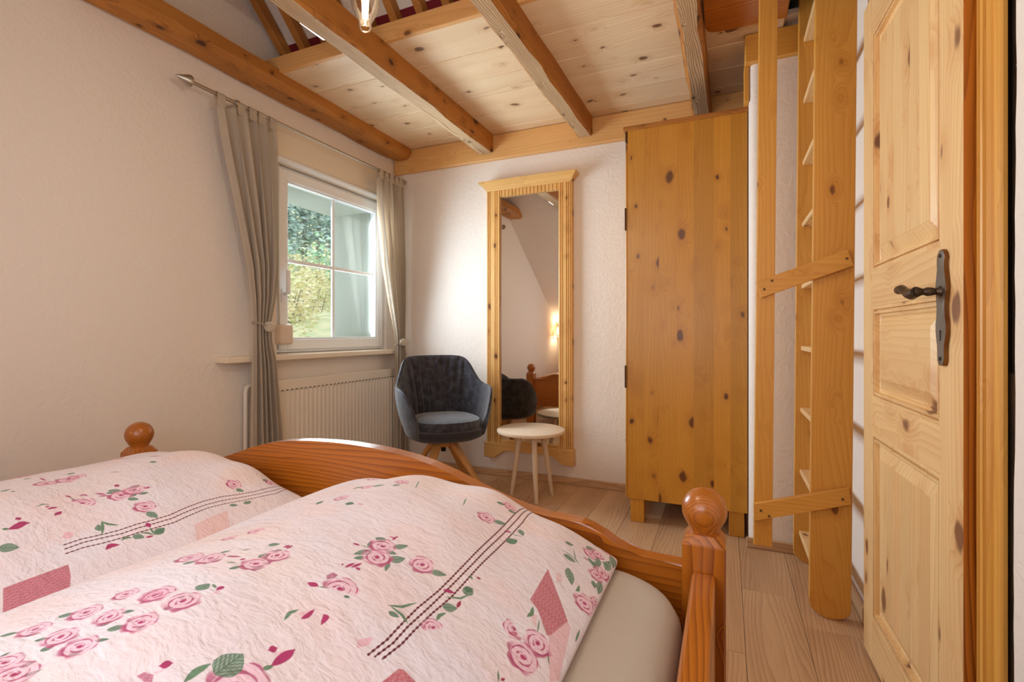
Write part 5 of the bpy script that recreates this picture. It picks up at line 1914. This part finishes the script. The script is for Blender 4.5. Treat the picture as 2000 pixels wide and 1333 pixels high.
    n1 = nt_.noise(nt_.vmath('MULTIPLY', warp, (0.35, 1.0, 1.0)), 190.0, 2.0)
    n2 = nt_.noise(nt_.vmath('MULTIPLY', warp, (0.5, 1.0, 1.0)), 45.0, 2.0)
    hh = nt_.math('ADD', nt_.math('MULTIPLY', n1, 0.6), nt_.math('MULTIPLY', n2, 1.6))
    nt_.link(nt_.bump(hh, 0.6, 0.0045), bs.inputs['Normal'])
    return m_


def duvet(name, label, dx, dy, seed, mat, xs=1.0, hs_=1.0):
    na, nb_ = 150, 200
    P = duvet_surface(na, nb_, dx, dy, seed, xs, hs_)
    me = bpy.data.meshes.new(name)
    base = np.array([-0.61 + dx, 0.4 + dy, 0.49])
    V = (P - base).reshape(-1, 3)
    idx = np.arange(na * nb_).reshape(na, nb_)
    q = np.stack([idx[:-1, :-1], idx[1:, :-1], idx[1:, 1:], idx[:-1, 1:]], -1).reshape(-1, 4)
    # flat underside resting on the mattress
    Vb = V.copy()
    Vb[:, 2] = np.minimum(V[:, 2], 0.0015)
    bound = np.concatenate([idx[:, 0], idx[-1, 1:], idx[::-1, -1][1:], idx[0, ::-1][1:-1]])
    nv = len(V)
    under = [nv + i for i in range(len(bound))]
    ub = V[bound].copy()
    ub[:, 2] = 0.0005
    cen = np.array([[0, 0, 0.0005]])
    allv = np.vstack([V, ub, cen])
    faces = [tuple(int(i) for i in f) for f in q]
    m_ = len(bound)
    for i in range(m_):
        j = (i + 1) % m_
        faces.append((int(bound[i]), int(bound[j]), under[j], under[i]))
        faces.append((under[i], under[j], nv + m_))
    me.from_pydata([tuple(v) for v in allv], [], faces)
    uvl = me.uv_layers.new(name='UVMap')
    a = np.linspace(0, 1, na)
    c = np.linspace(0, 1, nb_)
    UV = np.zeros((len(allv), 2), np.float32)
    UV[:nv, 0] = np.repeat(a, nb_)
    UV[:nv, 1] = np.tile(c, na)
    UV[nv:nv + m_] = UV[bound]
    li = np.empty(len(me.loops), np.int32)
    me.loops.foreach_get('vertex_index', li)
    uvl.data.foreach_set('uv', UV[li].ravel())
    me.materials.append(mat)
    for p in me.polygons:
        p.use_smooth = True
    bm_ = bmesh.new()
    bm_.from_mesh(me)
    bmesh.ops.recalc_face_normals(bm_, faces=bm_.faces)
    bm_.to_mesh(me)
    bm_.free()
    o_ = bpy.data.objects.new(name, me)
    o_.location = base
    COL.objects.link(o_)
    return tag(o_, label, 'duvet')


duvet('duvet', 'rose-print duvet on the right half of the bed, nearest the camera', 0.0, 0.0, 3, duvet_print('rose_print_near', PRINT.get('near', []), 4))
duvet('duvet', 'rose-print duvet on the far left half of the bed, by the window wall', -0.815, -0.035, 8, duvet_print('rose_print_far', PRINT.get('far', []), 9), 1.0, 0.91)

# ------------------------------------------------------------------ bedside wall lamp (seen as a glow in the mirror)
bl = thing('wall_sconce', 'small shaded sconce glowing on the left wall beside the bed head', 'lamp', (XL, -0.46, 0.95))
b = BM()
box(b, XL + 0.0005, XL + 0.015, -0.50, -0.42, 0.93, 1.05, 0.004)
tube(b, [(XL + 0.012, -0.46, 0.96), (XL + 0.10, -0.46, 0.96), (XL + 0.10, -0.46, 0.985)], 0.006, 10)
obj('bracket', b, CREAM, bl)
b = BM()
lathe(b, [(0.060, 0.985), (0.045, 1.09)], (XL + 0.10, -0.46, 0), 24)
bmesh.ops.solidify(b, geom=b.faces[:], thickness=0.002)
obj('shade', b, SHADE, bl, smooth=True)

# ------------------------------------------------------------------ hillside outside
HD = Vector((-0.765, 0.644, 0.0)).normalized()
HS = Vector((HD.y, -HD.x, 0.0))
HO = Vector((0.0, 0.0, 0.0))


def hill_z(d, s):
    z = -1.2 + 0.115 * d + 0.0024 * max(0, d - 30) ** 2
    return z + 0.25 * math.sin(d * 0.35 + s * 0.3) + 0.3 * math.sin(s * 0.23 + 1)


b = BM()
N = 60
P = np.zeros((N, N, 3))
rnd = random.Random(12)
for i in range(N):
    for j in range(N):
        d, s = 6 + 124 * (i / (N - 1)), (-0.8 + 1.6 * j / (N - 1))
        s *= 12 + d * 0.8
        p = HO + HD * d + HS * s
        P[i, j] = (p.x, p.y, hill_z(d, s) + rnd.uniform(-0.12, 0.12))
grid_mesh(b, P)
tag(obj('hillside', b, HILLMAT, smooth=True), kind='structure')


def leaf_cards(bm, n, fn, size, rnd):
    for _ in range(n):
        p = Vector(fn())
        s = size * rnd.uniform(0.6, 1.4)
        q = Matrix.Rotation(rnd.uniform(0, 6.28), 3, 'Z') @ Matrix.Rotation(rnd.uniform(0.2, 1.4), 3, 'X')
        vs = [bm.verts.new(p + q @ Vector(v)) for v in ((-s * .5, 0, 0), (0, -s * .28, s * .06), (s * .5, 0, 0), (0, s * .28, s * .06))]
        bm.faces.new(vs)


def fir(d, s, h, seed, row):
    rnd = random.Random(seed)
    p = HO + HD * d + HS * s
    z0 = hill_z(d, s) - 0.3
    t = thing('fir_tree', 'tall blue-green fir in the %s row of the wood outside the window' % row, 'tree', (p.x, p.y, z0), group='firs in the %s row on the hill' % row)
    b = BM()
    tube(b, [(p.x, p.y, z0), (p.x, p.y, z0 + h * 0.97)], [h * 0.020, h * 0.004], 7)
    obj('trunk', b, BARK, t)
    b = BM()

    def pos():
        f = rnd.random() ** 0.8
        zz = h * (0.16 + 0.84 * f)
        R_ = h * 0.112 * (1 - f) + 0.05
        tier = 0.72 + 0.28 * math.sin(f * 60)
        a = rnd.uniform(0, 2 * PI)
        r_ = R_ * tier * math.sqrt(rnd.uniform(0.15, 1))
        return (p.x + r_ * math.cos(a), p.y + r_ * math.sin(a), z0 + zz - r_ * 0.35)
    leaf_cards(b, 1500, pos, h * 0.040, rnd)
    obj('foliage', b, FIR, t)


def bush(d, s, h, seed, mat, name, label, group):
    rnd = random.Random(seed)
    p = HO + HD * d + HS * s
    z0 = hill_z(d, s) - 0.2
    t = thing(name, label, 'bush', (p.x, p.y, z0), group=group)
    b = BM()
    for k in range(5):
        a = rnd.uniform(0, 2 * PI)
        tube(b, [(p.x, p.y, z0), (p.x + 0.25 * h * math.cos(a), p.y + 0.25 * h * math.sin(a), z0 + h * 0.8)], [h * 0.02, h * 0.006], 5)
    obj('stems', b, BARK, t)
    b = BM()
    blobs = [(rnd.uniform(-.28, .28), rnd.uniform(-.28, .28), rnd.uniform(.25, .85), rnd.uniform(.18, .34)) for _ in range(9)]

    def pos():
        bx_, by_, bz_, br_ = rnd.choice(blobs)
        v = Vector((rnd.gauss(0, 1), rnd.gauss(0, 1), rnd.gauss(0, 1))).normalized() * br_ * rnd.uniform(0.6, 1)
        return (p.x + h * (bx_ + v.x), p.y + h * (by_ + v.y), z0 + h * max(0.05, bz_ + v.z))
    leaf_cards(b, 900, pos, h * 0.065, rnd)
    obj('foliage', b, mat, t)


rnd = random.Random(21)
k = 0
for row, (d, h) in enumerate(((54, 14.0), (60, 15.0), (67, 16.0))):
    for j in range(8):
        fir(d + rnd.uniform(-1, 1), (j - 3.5 + (0.5 if row == 1 else 0)) * 3.9 + rnd.uniform(-.3, .3), h * rnd.uniform(0.85, 1.15), 100 + k, ('front', 'middle', 'back')[row])
        k += 1
for j in range(16):
    bush(15 + (j % 4) * 3.2 + rnd.uniform(-.4, .4), (j - 7.5) * 0.62, rnd.uniform(1.5, 2.3), 200 + j, BUSH_Y, 'autumn_bush', 'yellowing autumn bush low on the hillside outside the window', 'autumn bushes on the hill')
for j in range(14):
    g = j % 2
    bush(31 + (j % 4) * 4.5 + rnd.uniform(-.5, .5), (j - 6.5) * 1.5, rnd.uniform(2.4, 4.2) + (1.5 if g else 0), 300 + j, BUSH_G if g else BUSH_Y, 'green_bush' if g else 'autumn_bush',
         'green bush in front of the firs on the hillside outside the window' if g else 'yellow bush in front of the firs on the hillside outside the window', 'green bushes on the hill' if g else 'yellow bushes on the hill')
